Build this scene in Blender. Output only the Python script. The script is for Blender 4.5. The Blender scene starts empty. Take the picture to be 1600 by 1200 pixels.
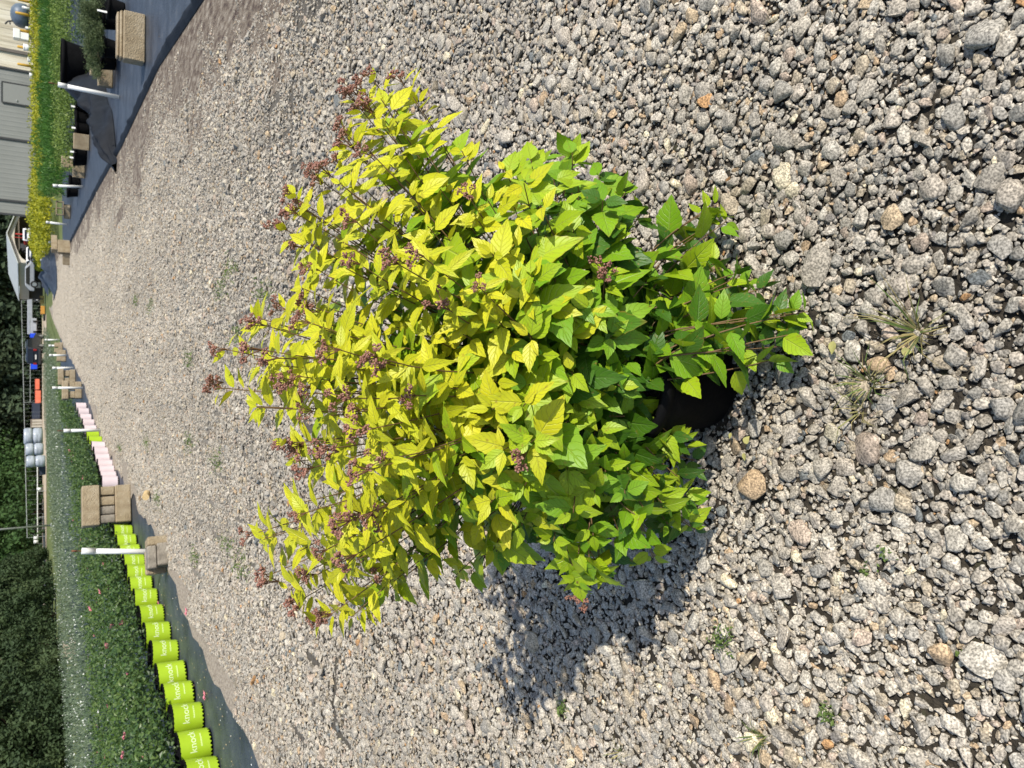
import bpy, bmesh, math, random
import numpy as np
from mathutils import Vector, Matrix, noise

scene = bpy.context.scene
COL = scene.collection
R = random.Random(7)
NR = np.random.default_rng(7)
rad = math.radians

# ------------------------------------------------------------------ camera, sky, sun, exposure
CAM_H, F_PX = 1.3, 1202.0
PITCH = math.atan((800 - 48) / F_PX)
cp, sp = math.cos(PITCH), math.sin(PITCH)
cam_d = bpy.data.cameras.new('camera')
cam = bpy.data.objects.new('camera', cam_d)
COL.objects.link(cam)
scene.camera = cam
cam_d.sensor_width = 36.0
cam_d.lens = F_PX / 1600 * 36
cam_d.clip_start, cam_d.clip_end = 0.02, 2000
Fv, Uv, Rv = Vector((0, cp, -sp)), Vector((0, sp, cp)), Vector((1, 0, 0))
m = Matrix((( -Uv.x, Rv.x, -Fv.x), (-Uv.y, Rv.y, -Fv.y), (-Uv.z, Rv.z, -Fv.z)))   # phone held sideways: up is picture-left
cam.matrix_world = Matrix.Translation((0, 0, CAM_H)) @ m.to_4x4()
cam_d.dof.use_dof = True
cam_d.dof.focus_distance = 1.4
cam_d.dof.aperture_fstop = 13.0

SUN_AZ = math.atan2(0.72, -0.70)          # towards the sun, measured from +Y to +X
SUN_EL = rad(45)
world = bpy.data.worlds.new('World')
scene.world = world
world.use_nodes = True
wn = world.node_tree.nodes
wn.clear()
sky = wn.new('ShaderNodeTexSky')
sky.sky_type = 'NISHITA'
sky.sun_disc = False
sky.sun_elevation = SUN_EL
sky.sun_rotation = SUN_AZ
bg = wn.new('ShaderNodeBackground')
bg.inputs[1].default_value = 0.145
wo = wn.new('ShaderNodeOutputWorld')
world.node_tree.links.new(sky.outputs[0], bg.inputs[0])
world.node_tree.links.new(bg.outputs[0], wo.inputs[0])
sun_d = bpy.data.lights.new('sun', 'SUN')
sun_d.energy = 4.5
sun_d.angle = rad(0.53)
sun_d.color = (1.0, 0.945, 0.84)
sun = bpy.data.objects.new('sun', sun_d)
COL.objects.link(sun)
SUN = Vector((math.sin(SUN_AZ) * math.cos(SUN_EL), math.cos(SUN_AZ) * math.cos(SUN_EL), math.sin(SUN_EL)))
sun.rotation_euler = (-SUN).to_track_quat('-Z', 'Y').to_euler()
sun.location = (0, 0, 30)
scene.view_settings.view_transform = 'Standard'
scene.view_settings.look = 'None'
scene.view_settings.exposure = 0.24
scene.view_settings.gamma = 1
scene.view_settings.use_curve_mapping = False
scene.render.engine = 'CYCLES'
scene.cycles.max_bounces = 8
scene.cycles.transmission_bounces = 6
scene.cycles.transparent_max_bounces = 4
scene.cycles.use_denoising = True

# ------------------------------------------------------------------ terrain and placing
def S(t):
    t = min(1.0, max(0.0, t))
    return t * t * (3 - 2 * t)

def terr(x, y):
    return 1.0 * S((y - 40) / 20) * S((x - 0.12 * y) / 4)

def ray(px, py):
    a, b = (600 - py) / F_PX, (800 - px) / F_PX
    return Vector((a, cp + b * sp, -sp + b * cp))

def G(px, py, z=0.0):
    """ground point that the photo shows at pixel (px, py)"""
    d = ray(px, py)
    if d.z > -1e-4:
        d.z = -1e-4
    t = (z - CAM_H) / d.z
    # walk onto the risen ground
    s = 0.2
    while s < t:
        p = d * s
        if CAM_H + p.z < terr(p.x, p.y) + z:
            t = s
            break
        s *= 1.01
    p = d * t
    return Vector((p.x, p.y, CAM_H + p.z))

def P(px, py, Y):
    d = ray(px, py)
    t = Y / d.y
    return Vector((d.x * t, Y, CAM_H + d.z * t))

def pix(p):
    v = Vector(p) - Vector((0, 0, CAM_H))
    dep = v.dot(Fv)
    if dep < 0.05:
        return None
    return (800 - F_PX * v.dot(Uv) / dep, 600 - F_PX * v.dot(Rv) / dep, dep)

# ------------------------------------------------------------------ materials
MATS = {}
def mat(name, cols, scale=8.0, rough=0.7, bump=0.0, bscale=None, metal=0.0, spec=0.4, coord='Object',
        detail=4.0, translucent=0.0, lo=0.3, hi=0.7, island=0.0, stretch=None):
    """noise-driven ramp of real base colours + fine relief; island>0 mixes a per-piece random in"""
    mt = bpy.data.materials.new(name)
    mt.use_nodes = True
    nt = mt.node_tree
    N, L = nt.nodes, nt.links
    b = N['Principled BSDF']
    b.inputs['Roughness'].default_value = rough
    b.inputs['Metallic'].default_value = metal
    b.inputs['Specular IOR Level'].default_value = spec
    if isinstance(cols[0], (int, float)):
        cols = [cols]
    tc = N.new('ShaderNodeTexCoord')
    vec = tc.outputs[coord] if coord != 'Position' else N.new('ShaderNodeNewGeometry').outputs['Position']
    if stretch:
        mp = N.new('ShaderNodeMapping')
        mp.inputs['Scale'].default_value = stretch
        L.new(vec, mp.inputs[0])
        vec = mp.outputs[0]
    if len(cols) > 1:
        no = N.new('ShaderNodeTexNoise')
        no.inputs['Scale'].default_value = scale
        no.inputs['Detail'].default_value = detail
        no.inputs['Roughness'].default_value = 0.62
        L.new(vec, no.inputs['Vector'])
        fac = no.outputs[0]
        mr = N.new('ShaderNodeMapRange')
        mr.inputs[1].default_value, mr.inputs[2].default_value = lo, hi
        L.new(fac, mr.inputs[0])
        fac = mr.outputs[0]
        if island > 0:
            ge = N.new('ShaderNodeNewGeometry')
            mx = N.new('ShaderNodeMix')
            mx.inputs[0].default_value = island
            L.new(fac, mx.inputs[2])
            L.new(ge.outputs['Random Per Island'], mx.inputs[3])
            fac = mx.outputs[0]
        rp = N.new('ShaderNodeValToRGB')
        el = rp.color_ramp.elements
        while len(el) < len(cols):
            el.new(0.5)
        for i, c in enumerate(cols):
            el[i].position = i / (len(cols) - 1)
            el[i].color = (*c, 1)
        L.new(fac, rp.inputs[0])
        L.new(rp.outputs[0], b.inputs['Base Color'])
        colout = rp.outputs[0]
    else:
        b.inputs['Base Color'].default_value = (*cols[0], 1)
        colout = None
    if bump > 0:
        nb = N.new('ShaderNodeTexNoise')
        nb.inputs['Scale'].default_value = bscale or scale * 4
        nb.inputs['Detail'].default_value = 5
        L.new(vec, nb.inputs['Vector'])
        bp = N.new('ShaderNodeBump')
        bp.inputs['Strength'].default_value = bump
        bp.inputs['Distance'].default_value = 0.02
        L.new(nb.outputs[0], bp.inputs['Height'])
        L.new(bp.outputs[0], b.inputs['Normal'])
    if translucent > 0:
        tr = N.new('ShaderNodeBsdfTranslucent')
        if colout:
            L.new(colout, tr.inputs[0])
        else:
            tr.inputs[0].default_value = (*cols[0], 1)
        ms = N.new('ShaderNodeMixShader')
        ms.inputs[0].default_value = translucent
        out = N['Material Output']
        L.new(b.outputs[0], ms.inputs[1])
        L.new(tr.outputs[0], ms.inputs[2])
        L.new(ms.outputs[0], out.inputs[0])
    MATS[name] = mt
    return mt

M_soil = mat('dark_soil', [(.03, .024, .016), (.085, .066, .045), (.05, .055, .02)], 14, .95, .6, 80, coord='Position')
M_grass = mat('grass_green', [(.05, .085, .02), (.12, .15, .04), (.16, .16, .06)], 2.0, .9, .5, 40, coord='Position')
M_lane = mat('sandy_earth', [(.42, .34, .24), (.55, .46, .34)], .6, .9, .3, 20, coord='Position')
M_cloth = mat('black_ground_cloth', [(.022, .027, .036), (.046, .056, .073), (.11, .11, .11)], 3.0, .5, .5, 45, spec=.5, coord='Position', lo=.35, hi=.85)
M_heap = mat('black_fabric', [(.003, .0035, .005), (.011, .013, .017)], 5.0, .65, .2, 40, spec=.25)
M_block = mat('tan_concrete', [(.24, .18, .11), (.33, .26, .165), (.40, .33, .23)], 6, .9, .9, 60, detail=7)
M_blockw = mat('weathered_concrete', [(.11, .095, .075), (.24, .21, .17), (.36, .32, .26)], 8, .95, .6, 90)
M_pvc = mat('white_pvc', [(.78, .77, .73), (.84, .83, .80)], 6, .35, spec=.5)
M_rust = mat('rusty_steel', [(.09, .035, .018), (.2, .08, .04)], 20, .85, .4, 100)
M_lime = mat('lime_plastic', [(.36, .54, .02), (.42, .61, .03)], 5, .35, spec=.5, translucent=.1)
M_pinkpot = mat('pale_pink_plastic', [(.62, .50, .52), (.70, .60, .61)], 5, .4)
M_blackp = mat('black_plastic', [(.003, .003, .0035), (.006, .006, .0065)], 9, .75, .1, 60, spec=.08)
M_white = mat('white_print', (.70, .78, .48), rough=.5)
M_tag = mat('white_tag', (.8, .8, .78), rough=.5)
M_rose = mat('rose_foliage', [(.022, .052, .014), (.06, .115, .024), (.13, .19, .045)], 2.5, .45, spec=.5, island=.6, coord='Position', translucent=.2)
M_roseup = mat('bed_foliage', [(.03, .07, .012), (.08, .14, .025), (.13, .19, .04)], 1.5, .5, spec=.4, island=.6, coord='Position', translucent=.2)
M_silver = mat('silvery_foliage', [(.05, .085, .042), (.115, .16, .09), (.20, .245, .16)], 1.5, .6, island=.6, coord='Position', translucent=.15)
M_petal = mat('pale_petals', [(.62, .62, .56), (.78, .78, .74)], 3, .6, island=.6)
M_blossom = mat('dull_white_petals', [(.45, .47, .40), (.68, .70, .64)], 3, .7, island=.7)
M_pink = mat('pink_petals', [(.62, .12, .17), (.72, .3, .34)], 30, .6, island=.5)
M_bright = mat('bright_leaves', [(.05, .10, .018), (.13, .20, .03), (.25, .33, .065)], 2, .5, island=.6, coord='Position', translucent=.25)
M_sedge = mat('sedge_leaves', [(.03, .10, .015), (.07, .18, .025), (.13, .26, .04)], 1.2, .5, island=.5, coord='Position', translucent=.25)
M_yellow = mat('yellow_leaves', [(.06, .10, .015), (.34, .35, .015), (.60, .53, .02)], 1.6, .55, island=.35, coord='Position', translucent=.25)
M_jun = mat('juniper_leaves', [(.04, .07, .025), (.10, .14, .055), (.19, .22, .10)], 3, .6, island=.6, coord='Position', translucent=.1)
M_conif = mat('conifer_leaves', [(.018, .038, .012), (.038, .066, .022), (.07, .10, .034)], .8, .75, island=.22, coord='Position', translucent=.1)
M_dark = mat('woodland_leaves', [(.020, .034, .022), (.042, .064, .034), (.075, .10, .05)], .25, .8, island=.4, coord='Position', spec=.2)
M_mid = mat('broad_leaves', [(.015, .04, .010), (.035, .08, .018), (.07, .13, .03)], .3, .7, island=.5, coord='Position', spec=.3, translucent=.1)
M_bark = mat('bark', [(.05, .038, .026), (.11, .085, .06)], 5, .95, .6, 40)
M_tanw = mat('weathered_boards', [(.36, .31, .22), (.60, .55, .44), (.70, .66, .56)], .8, .8, .2, 20, stretch=(3, 3, .25))
M_grey = mat('grey_metal_sheet', [(.205, .21, .20), (.235, .24, .23)], .7, .5, spec=.4)
M_seam = mat('dark_trim', (.04, .042, .045), rough=.6)
M_door = mat('door_paint', (.225, .23, .22), rough=.5)
M_ochre = mat('ochre_paint', [(.48, .27, .03), (.6, .36, .05)], 6, .6)
M_tank = mat('blue_grey_steel', [(.06, .09, .13), (.12, .16, .22)], 3, .45)
M_whitep = mat('white_paint', [(.72, .72, .70), (.8, .8, .78)], 2, .45)
M_cream = mat('cream_sheet', [(.44, .40, .33), (.52, .48, .40)], 2, .6)
M_palegl = mat('pale_roof_sheet', [(.42, .44, .41), (.50, .52, .49)], 2, .4)
M_brown = mat('brown_boards', [(.12, .105, .09), (.17, .15, .13)], 1, .8)  # plain dark brown for posts, stands, crossarms and shed panels
M_glass = mat('dark_glass', (.015, .018, .022), rough=.08, spec=.6)
M_car = mat('dark_car_paint', (.012, .014, .018), rough=.25, spec=.6)
M_tyre = mat('tyre_rubber', (.018, .018, .018), rough=.85)
M_rim = mat('alloy', (.5, .5, .5), rough=.35, metal=.8)
M_silverc = mat('silver_paint', [(.34, .36, .39), (.42, .44, .47)], 3, .35)
M_palebl = mat('pale_blue_paint', [(.40, .50, .58), (.5, .6, .66)], 3, .4)
M_redp = mat('red_paint', [(.35, .03, .025), (.45, .05, .04)], 3, .4)
M_redlamp = mat('red_lamp', (.3, .02, .02), rough=.2)
M_blue = mat('blue_plastic', [(.01, .05, .62), (.02, .09, .75)], 3, .4)
M_coral = mat('coral_tarp', [(.72, .14, .07), (.80, .22, .13)], 3, .6, .3, 10)
M_yel = mat('yellow_paint', (.72, .52, .15), rough=.5)
M_org = mat('orange_paint', (.62, .3, .06), rough=.5)
M_navy = mat('navy_cover', (.03, .04, .065), rough=.6)
M_brownw = mat('rough_wood', [(.16, .12, .09), (.36, .31, .25)], 2, .85, .3, 20)
M_wrap = mat('shiny_wrap', [(.26, .29, .34), (.50, .54, .60)], 1.6, .22, .6, 5, spec=.8, stretch=(1, 1, 4))
M_galv = mat('galvanised_steel', [(.30, .32, .31), (.42, .44, .42)], 6, .5, metal=.3)
M_chip = mat('pale_wood', [(.52, .36, .16), (.66, .5, .27)], 25, .8, .3, 90)
M_dry = mat('dry_grass', [(.25, .2, .08), (.36, .30, .13), (.16, .19, .06)], 20, .8, island=.8, translucent=.2)
M_weed = mat('weed_green', [(.08, .14, .025), (.17, .23, .06)], 20, .6, island=.7, translucent=.25)
M_fallen = mat('fallen_leaf', [(.55, .52, .16), (.62, .58, .25)], 20, .6, translucent=.3)
M_stem = mat('red_brown_stem', [(.10, .055, .025), (.20, .12, .05)], 30, .6)
M_bud = mat('dusty_red_bud', [(.16, .065, .045), (.28, .13, .095), (.34, .20, .14)], 60, .75, island=.8)
M_stalk = mat('brown_stalk', [(.12, .05, .03), (.2, .1, .05)], 30, .6)

# ---- gravel: one colour per stone, granite speckle in world scale
def gravel_material(name, kinds, speck=1.0, rough=.82):
    mt = bpy.data.materials.new(name)
    mt.use_nodes = True
    nt = mt.node_tree
    N, L = nt.nodes, nt.links
    b = N['Principled BSDF']
    b.inputs['Roughness'].default_value = rough
    b.inputs['Specular IOR Level'].default_value = .35
    ge, oi = N.new('ShaderNodeNewGeometry'), N.new('ShaderNodeObjectInfo')
    ad = N.new('ShaderNodeMath'); ad.operation = 'ADD'
    L.new(ge.outputs['Random Per Island'], ad.inputs[0]); L.new(oi.outputs['Random'], ad.inputs[1])
    fr = N.new('ShaderNodeMath'); fr.operation = 'FRACT'
    L.new(ad.outputs[0], fr.inputs[0])
    rp = N.new('ShaderNodeValToRGB')
    rp.color_ramp.interpolation = 'CONSTANT'
    el = rp.color_ramp.elements
    tot, acc = sum(k[0] for k in kinds), 0
    while len(el) < len(kinds):
        el.new(.5)
    for i, (w, c) in enumerate(kinds):
        el[i].position = acc / tot
        el[i].color = (*c, 1)
        acc += w
    L.new(fr.outputs[0], rp.inputs[0])
    n1 = N.new('ShaderNodeTexNoise'); n1.inputs['Scale'].default_value = 260; n1.inputs['Detail'].default_value = 3
    n2 = N.new('ShaderNodeTexNoise'); n2.inputs['Scale'].default_value = 70; n2.inputs['Detail'].default_value = 4
    L.new(ge.outputs['Position'], n1.inputs['Vector']); L.new(ge.outputs['Position'], n2.inputs['Vector'])
    s1 = N.new('ShaderNodeMapRange'); s1.inputs[1].default_value = .36; s1.inputs[2].default_value = .64
    s1.inputs[3].default_value = 1 - .56 * speck; s1.inputs[4].default_value = 1 + .42 * speck
    s2 = N.new('ShaderNodeMapRange'); s2.inputs[1].default_value = .3; s2.inputs[2].default_value = .7
    s2.inputs[3].default_value = 1 - .28 * speck; s2.inputs[4].default_value = 1 + .22 * speck
    L.new(n1.outputs[0], s1.inputs[0]); L.new(n2.outputs[0], s2.inputs[0])
    mu = N.new('ShaderNodeMath'); mu.operation = 'MULTIPLY'
    L.new(s1.outputs[0], mu.inputs[0]); L.new(s2.outputs[0], mu.inputs[1])
    vm = N.new('ShaderNodeVectorMath'); vm.operation = 'SCALE'
    L.new(rp.outputs[0], vm.inputs[0]); L.new(mu.outputs[0], vm.inputs['Scale'])
    # dust and damp soil from large scale
    n3 = N.new('ShaderNodeTexNoise'); n3.inputs['Scale'].default_value = 2.2; n3.inputs['Detail'].default_value = 3
    mp3 = N.new('ShaderNodeMapping'); mp3.inputs['Scale'].default_value = (.75, .14, 1); mp3.inputs['Rotation'].default_value = (0, 0, -.07)
    L.new(ge.outputs['Position'], mp3.inputs[0]); L.new(mp3.outputs[0], n3.inputs['Vector'])
    s3 = N.new('ShaderNodeMapRange'); s3.inputs[1].default_value = .35; s3.inputs[2].default_value = .7
    s3.inputs[3].default_value = .84; s3.inputs[4].default_value = 1.08
    L.new(n3.outputs[0], s3.inputs[0])
    v2 = N.new('ShaderNodeVectorMath'); v2.operation = 'SCALE'
    L.new(vm.outputs[0], v2.inputs[0]); L.new(s3.outputs[0], v2.inputs['Scale'])
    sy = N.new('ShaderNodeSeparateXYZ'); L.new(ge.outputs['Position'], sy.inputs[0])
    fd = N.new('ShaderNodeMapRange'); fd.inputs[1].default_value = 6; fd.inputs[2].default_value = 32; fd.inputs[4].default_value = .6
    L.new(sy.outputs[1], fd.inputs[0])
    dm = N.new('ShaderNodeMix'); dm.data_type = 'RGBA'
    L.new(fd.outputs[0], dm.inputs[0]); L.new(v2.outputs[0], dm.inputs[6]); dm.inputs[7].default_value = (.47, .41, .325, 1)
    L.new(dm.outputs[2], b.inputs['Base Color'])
    bp = N.new('ShaderNodeBump'); bp.inputs['Strength'].default_value = .4; bp.inputs['Distance'].default_value = .0025
    L.new(n1.outputs[0], bp.inputs['Height']); L.new(bp.outputs[0], b.inputs['Normal'])
    return mt
KIND = [(16, (.42, .388, .335)), (12, (.36, .33, .285)), (10, (.46, .425, .37)), (2.2, (.48, .38, .26)), (9, (.31, .295, .265)),
        (10, (.44, .395, .34)), (5, (.42, .345, .285)), (8, (.38, .36, .325)), (1.4, (.17, .185, .19)), (10, (.48, .45, .395)),
        (1.6, (.43, .32, .21)), (8, (.35, .325, .285)), (7, (.40, .345, .265)), (.5, (.46, .27, .13)), (8, (.45, .415, .365)), (2, (.62, .56, .42)), (1.5, (.22, .205, .19))]
KIND = [(w, (r * 1.02, g_ * .985, b * .92)) for w, (r, g_, b) in KIND]
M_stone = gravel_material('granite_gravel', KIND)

def road_material():
    mt = bpy.data.materials.new('packed_gravel')
    mt.use_nodes = True
    nt = mt.node_tree
    N, L = nt.nodes, nt.links
    b = N['Principled BSDF']
    b.inputs['Roughness'].default_value = .9
    ge = N.new('ShaderNodeNewGeometry')
    def noise_(sc, det=4):
        n = N.new('ShaderNodeTexNoise'); n.inputs['Scale'].default_value = sc; n.inputs['Detail'].default_value = det
        L.new(ge.outputs['Position'], n.inputs['Vector']); return n.outputs[0]
    def ramp(f, stops):
        r = N.new('ShaderNodeValToRGB'); e = r.color_ramp.elements
        while len(e) < len(stops): e.new(.5)
        for i, (p, c) in enumerate(stops): e[i].position = p; e[i].color = (*c, 1)
        L.new(f, r.inputs[0]); return r.outputs[0]
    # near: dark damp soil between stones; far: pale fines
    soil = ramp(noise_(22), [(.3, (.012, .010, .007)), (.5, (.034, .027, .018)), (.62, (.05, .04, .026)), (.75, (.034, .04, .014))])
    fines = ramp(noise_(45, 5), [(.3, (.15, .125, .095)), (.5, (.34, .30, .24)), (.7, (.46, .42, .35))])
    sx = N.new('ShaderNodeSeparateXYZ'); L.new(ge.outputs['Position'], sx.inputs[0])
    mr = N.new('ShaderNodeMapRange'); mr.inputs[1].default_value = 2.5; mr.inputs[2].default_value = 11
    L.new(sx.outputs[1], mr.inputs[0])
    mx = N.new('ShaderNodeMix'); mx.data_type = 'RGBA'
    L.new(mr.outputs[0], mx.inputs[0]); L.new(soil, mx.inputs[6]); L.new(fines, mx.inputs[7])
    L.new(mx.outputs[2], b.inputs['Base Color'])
    bp = N.new('ShaderNodeBump'); bp.inputs['Strength'].default_value = .8; bp.inputs['Distance'].default_value = .01
    L.new(noise_(90, 4), bp.inputs['Height']); L.new(bp.outputs[0], b.inputs['Normal'])
    return mt
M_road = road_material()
M_dirt = mat('trodden_dirt', [(.06, .038, .03), (.14, .105, .075), (.22, .18, .135), (.36, .31, .25)], 11, .95, .7, 60, coord='Position', detail=7, lo=.34, hi=.68, stretch=(1.6, .6, 1))
M_sand = mat('sandy_fines', [(.12, .095, .07), (.33, .275, .21), (.45, .39, .31)], 38, .95, .7, 90, coord='Position', detail=6)

# ---- shrub leaves: veins from the leaf's own coordinates, yellow or green by kind
def leaf_material(name, c_lo, c_hi, c_vein, trans=.26):
    mt = bpy.data.materials.new(name)
    mt.use_nodes = True
    nt = mt.node_tree
    N, L = nt.nodes, nt.links
    b = N['Principled BSDF']
    b.inputs['Roughness'].default_value = .46
    b.inputs['Specular IOR Level'].default_value = .4
    uv = N.new('ShaderNodeUVMap'); uv.uv_map = 'UVMap'
    sx = N.new('ShaderNodeSeparateXYZ'); L.new(uv.outputs[0], sx.inputs[0])
    def mth(op, a, bb=None, clamp=False):
        n = N.new('ShaderNodeMath'); n.operation = op; n.use_clamp = clamp
        for i, v in enumerate((a, bb)):
            if v is None: continue
            if isinstance(v, (int, float)): n.inputs[i].default_value = v
            else: L.new(v, n.inputs[i])
        return n.outputs[0]
    no_ = N.new('ShaderNodeTexNoise'); no_.inputs['Scale'].default_value = 6; L.new(uv.outputs[0], no_.inputs['Vector'])
    au = mth('ABSOLUTE', mth('SUBTRACT', sx.outputs[0], .5))          # 0 at midrib .. .5 at edge
    s = mth('SUBTRACT', sx.outputs[1], mth('MULTIPLY', au, .55))
    w = mth('PINGPONG', mth('ADD', mth('MULTIPLY', s, 7.0), mth('MULTIPLY', no_.outputs[0], .5)), .5)                  # side veins where w -> 0
    vein = mth('SUBTRACT', 1.0, mth('MULTIPLY', w, 9.0), True)
    mid = mth('SUBTRACT', 1.0, mth('MULTIPLY', au, 26.0), True)
    veins = mth('MAXIMUM', mth('MULTIPLY', vein, .55), mid)
    no = N.new('ShaderNodeTexNoise'); no.inputs['Scale'].default_value = 28; no.inputs['Detail'].default_value = 3
    ge = N.new('ShaderNodeNewGeometry'); L.new(ge.outputs['Position'], no.inputs['Vector'])
    oi = N.new('ShaderNodeObjectInfo')
    rnd = mth('FRACT', mth('ADD', ge.outputs['Random Per Island'], oi.outputs['Random']))
    fac = mth('ADD', mth('MULTIPLY', rnd, .6), mth('MULTIPLY', no.outputs[0], .5), True)
    m1 = N.new('ShaderNodeMix'); m1.data_type = 'RGBA'
    L.new(fac, m1.inputs[0]); m1.inputs[6].default_value = (*c_lo, 1); m1.inputs[7].default_value = (*c_hi, 1)
    m2 = N.new('ShaderNodeMix'); m2.data_type = 'RGBA'
    L.new(mth('MULTIPLY', veins, .55), m2.inputs[0]); L.new(m1.outputs[2], m2.inputs[6]); m2.inputs[7].default_value = (*c_vein, 1)
    # a few leaves carry small rusty specks
    n4 = N.new('ShaderNodeTexNoise'); n4.inputs['Scale'].default_value = 120; n4.inputs['Detail'].default_value = 2
    L.new(ge.outputs['Position'], n4.inputs['Vector'])
    sp_ = mth('MULTIPLY', mth('MULTIPLY', mth('SUBTRACT', n4.outputs[0], .63), 8.0, True), .55)
    m3 = N.new('ShaderNodeMix'); m3.data_type = 'RGBA'
    edge = mth('MULTIPLY', mth('SUBTRACT', mth('MAXIMUM', mth('MULTIPLY', au, 2.0), sx.outputs[1]), .86), 7.0, True)
    old = mth('MULTIPLY', mth('SUBTRACT', rnd, .80), 6.0, True)
    sp_ = mth('MAXIMUM', sp_, mth('MULTIPLY', mth('MULTIPLY', edge, old), mth('MULTIPLY', no.outputs[0], 1.1)))
    L.new(sp_, m3.inputs[0]); L.new(m2.outputs[2], m3.inputs[6]); m3.inputs[7].default_value = (.30, .16, .03, 1)
    L.new(m3.outputs[2], b.inputs['Base Color'])
    bp = N.new('ShaderNodeBump'); bp.inputs['Strength'].default_value = .8; bp.inputs['Distance'].default_value = .0016; bp.invert = True
    hs = mth('ADD', veins, mth('MULTIPLY', no.outputs[0], .3))
    L.new(hs, bp.inputs['Height']); L.new(bp.outputs[0], b.inputs['Normal'])
    tr = N.new('ShaderNodeBsdfTranslucent'); L.new(m3.outputs[2], tr.inputs[0])
    ms = N.new('ShaderNodeMixShader'); ms.inputs[0].default_value = trans
    L.new(b.outputs[0], ms.inputs[1]); L.new(tr.outputs[0], ms.inputs[2])
    L.new(ms.outputs[0], N['Material Output'].inputs[0])
    return mt
M_leafY = leaf_material('golden_leaf', (.42, .48, .012), (.66, .62, .022), (.68, .66, .14))
M_leafL = leaf_material('lime_leaf', (.24, .40, .010), (.40, .51, .015), (.50, .58, .12))
M_leafG = leaf_material('green_leaf', (.12, .29, .010), (.25, .42, .014), (.35, .50, .09))
M_leafD = leaf_material('inner_shade_leaf', (.035, .11, .008), (.085, .20, .012), (.16, .28, .06), .25)  # deep green inner leaves, with the crown's inner shade darkened into the colour
LEAFM = [M_leafY, M_leafL, M_leafG, M_leafD]

# ------------------------------------------------------------------ mesh helpers
def link(o, parent=None):
    COL.objects.link(o)
    if parent is not None:
        o.parent = parent
    return o

def tag(o, label=None, cat=None, group=None, kind=None):
    if label: o['label'] = label
    if cat: o['category'] = cat
    if group: o['group'] = group
    if kind: o['kind'] = kind
    return o

def empty(name, loc, rz=0, label=None, cat=None, group=None):
    o = bpy.data.objects.new(name, None)
    o.empty_display_size = .1
    o.location = loc
    o.rotation_euler = (0, 0, rz)
    link(o)
    return tag(o, label, cat, group)

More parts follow.
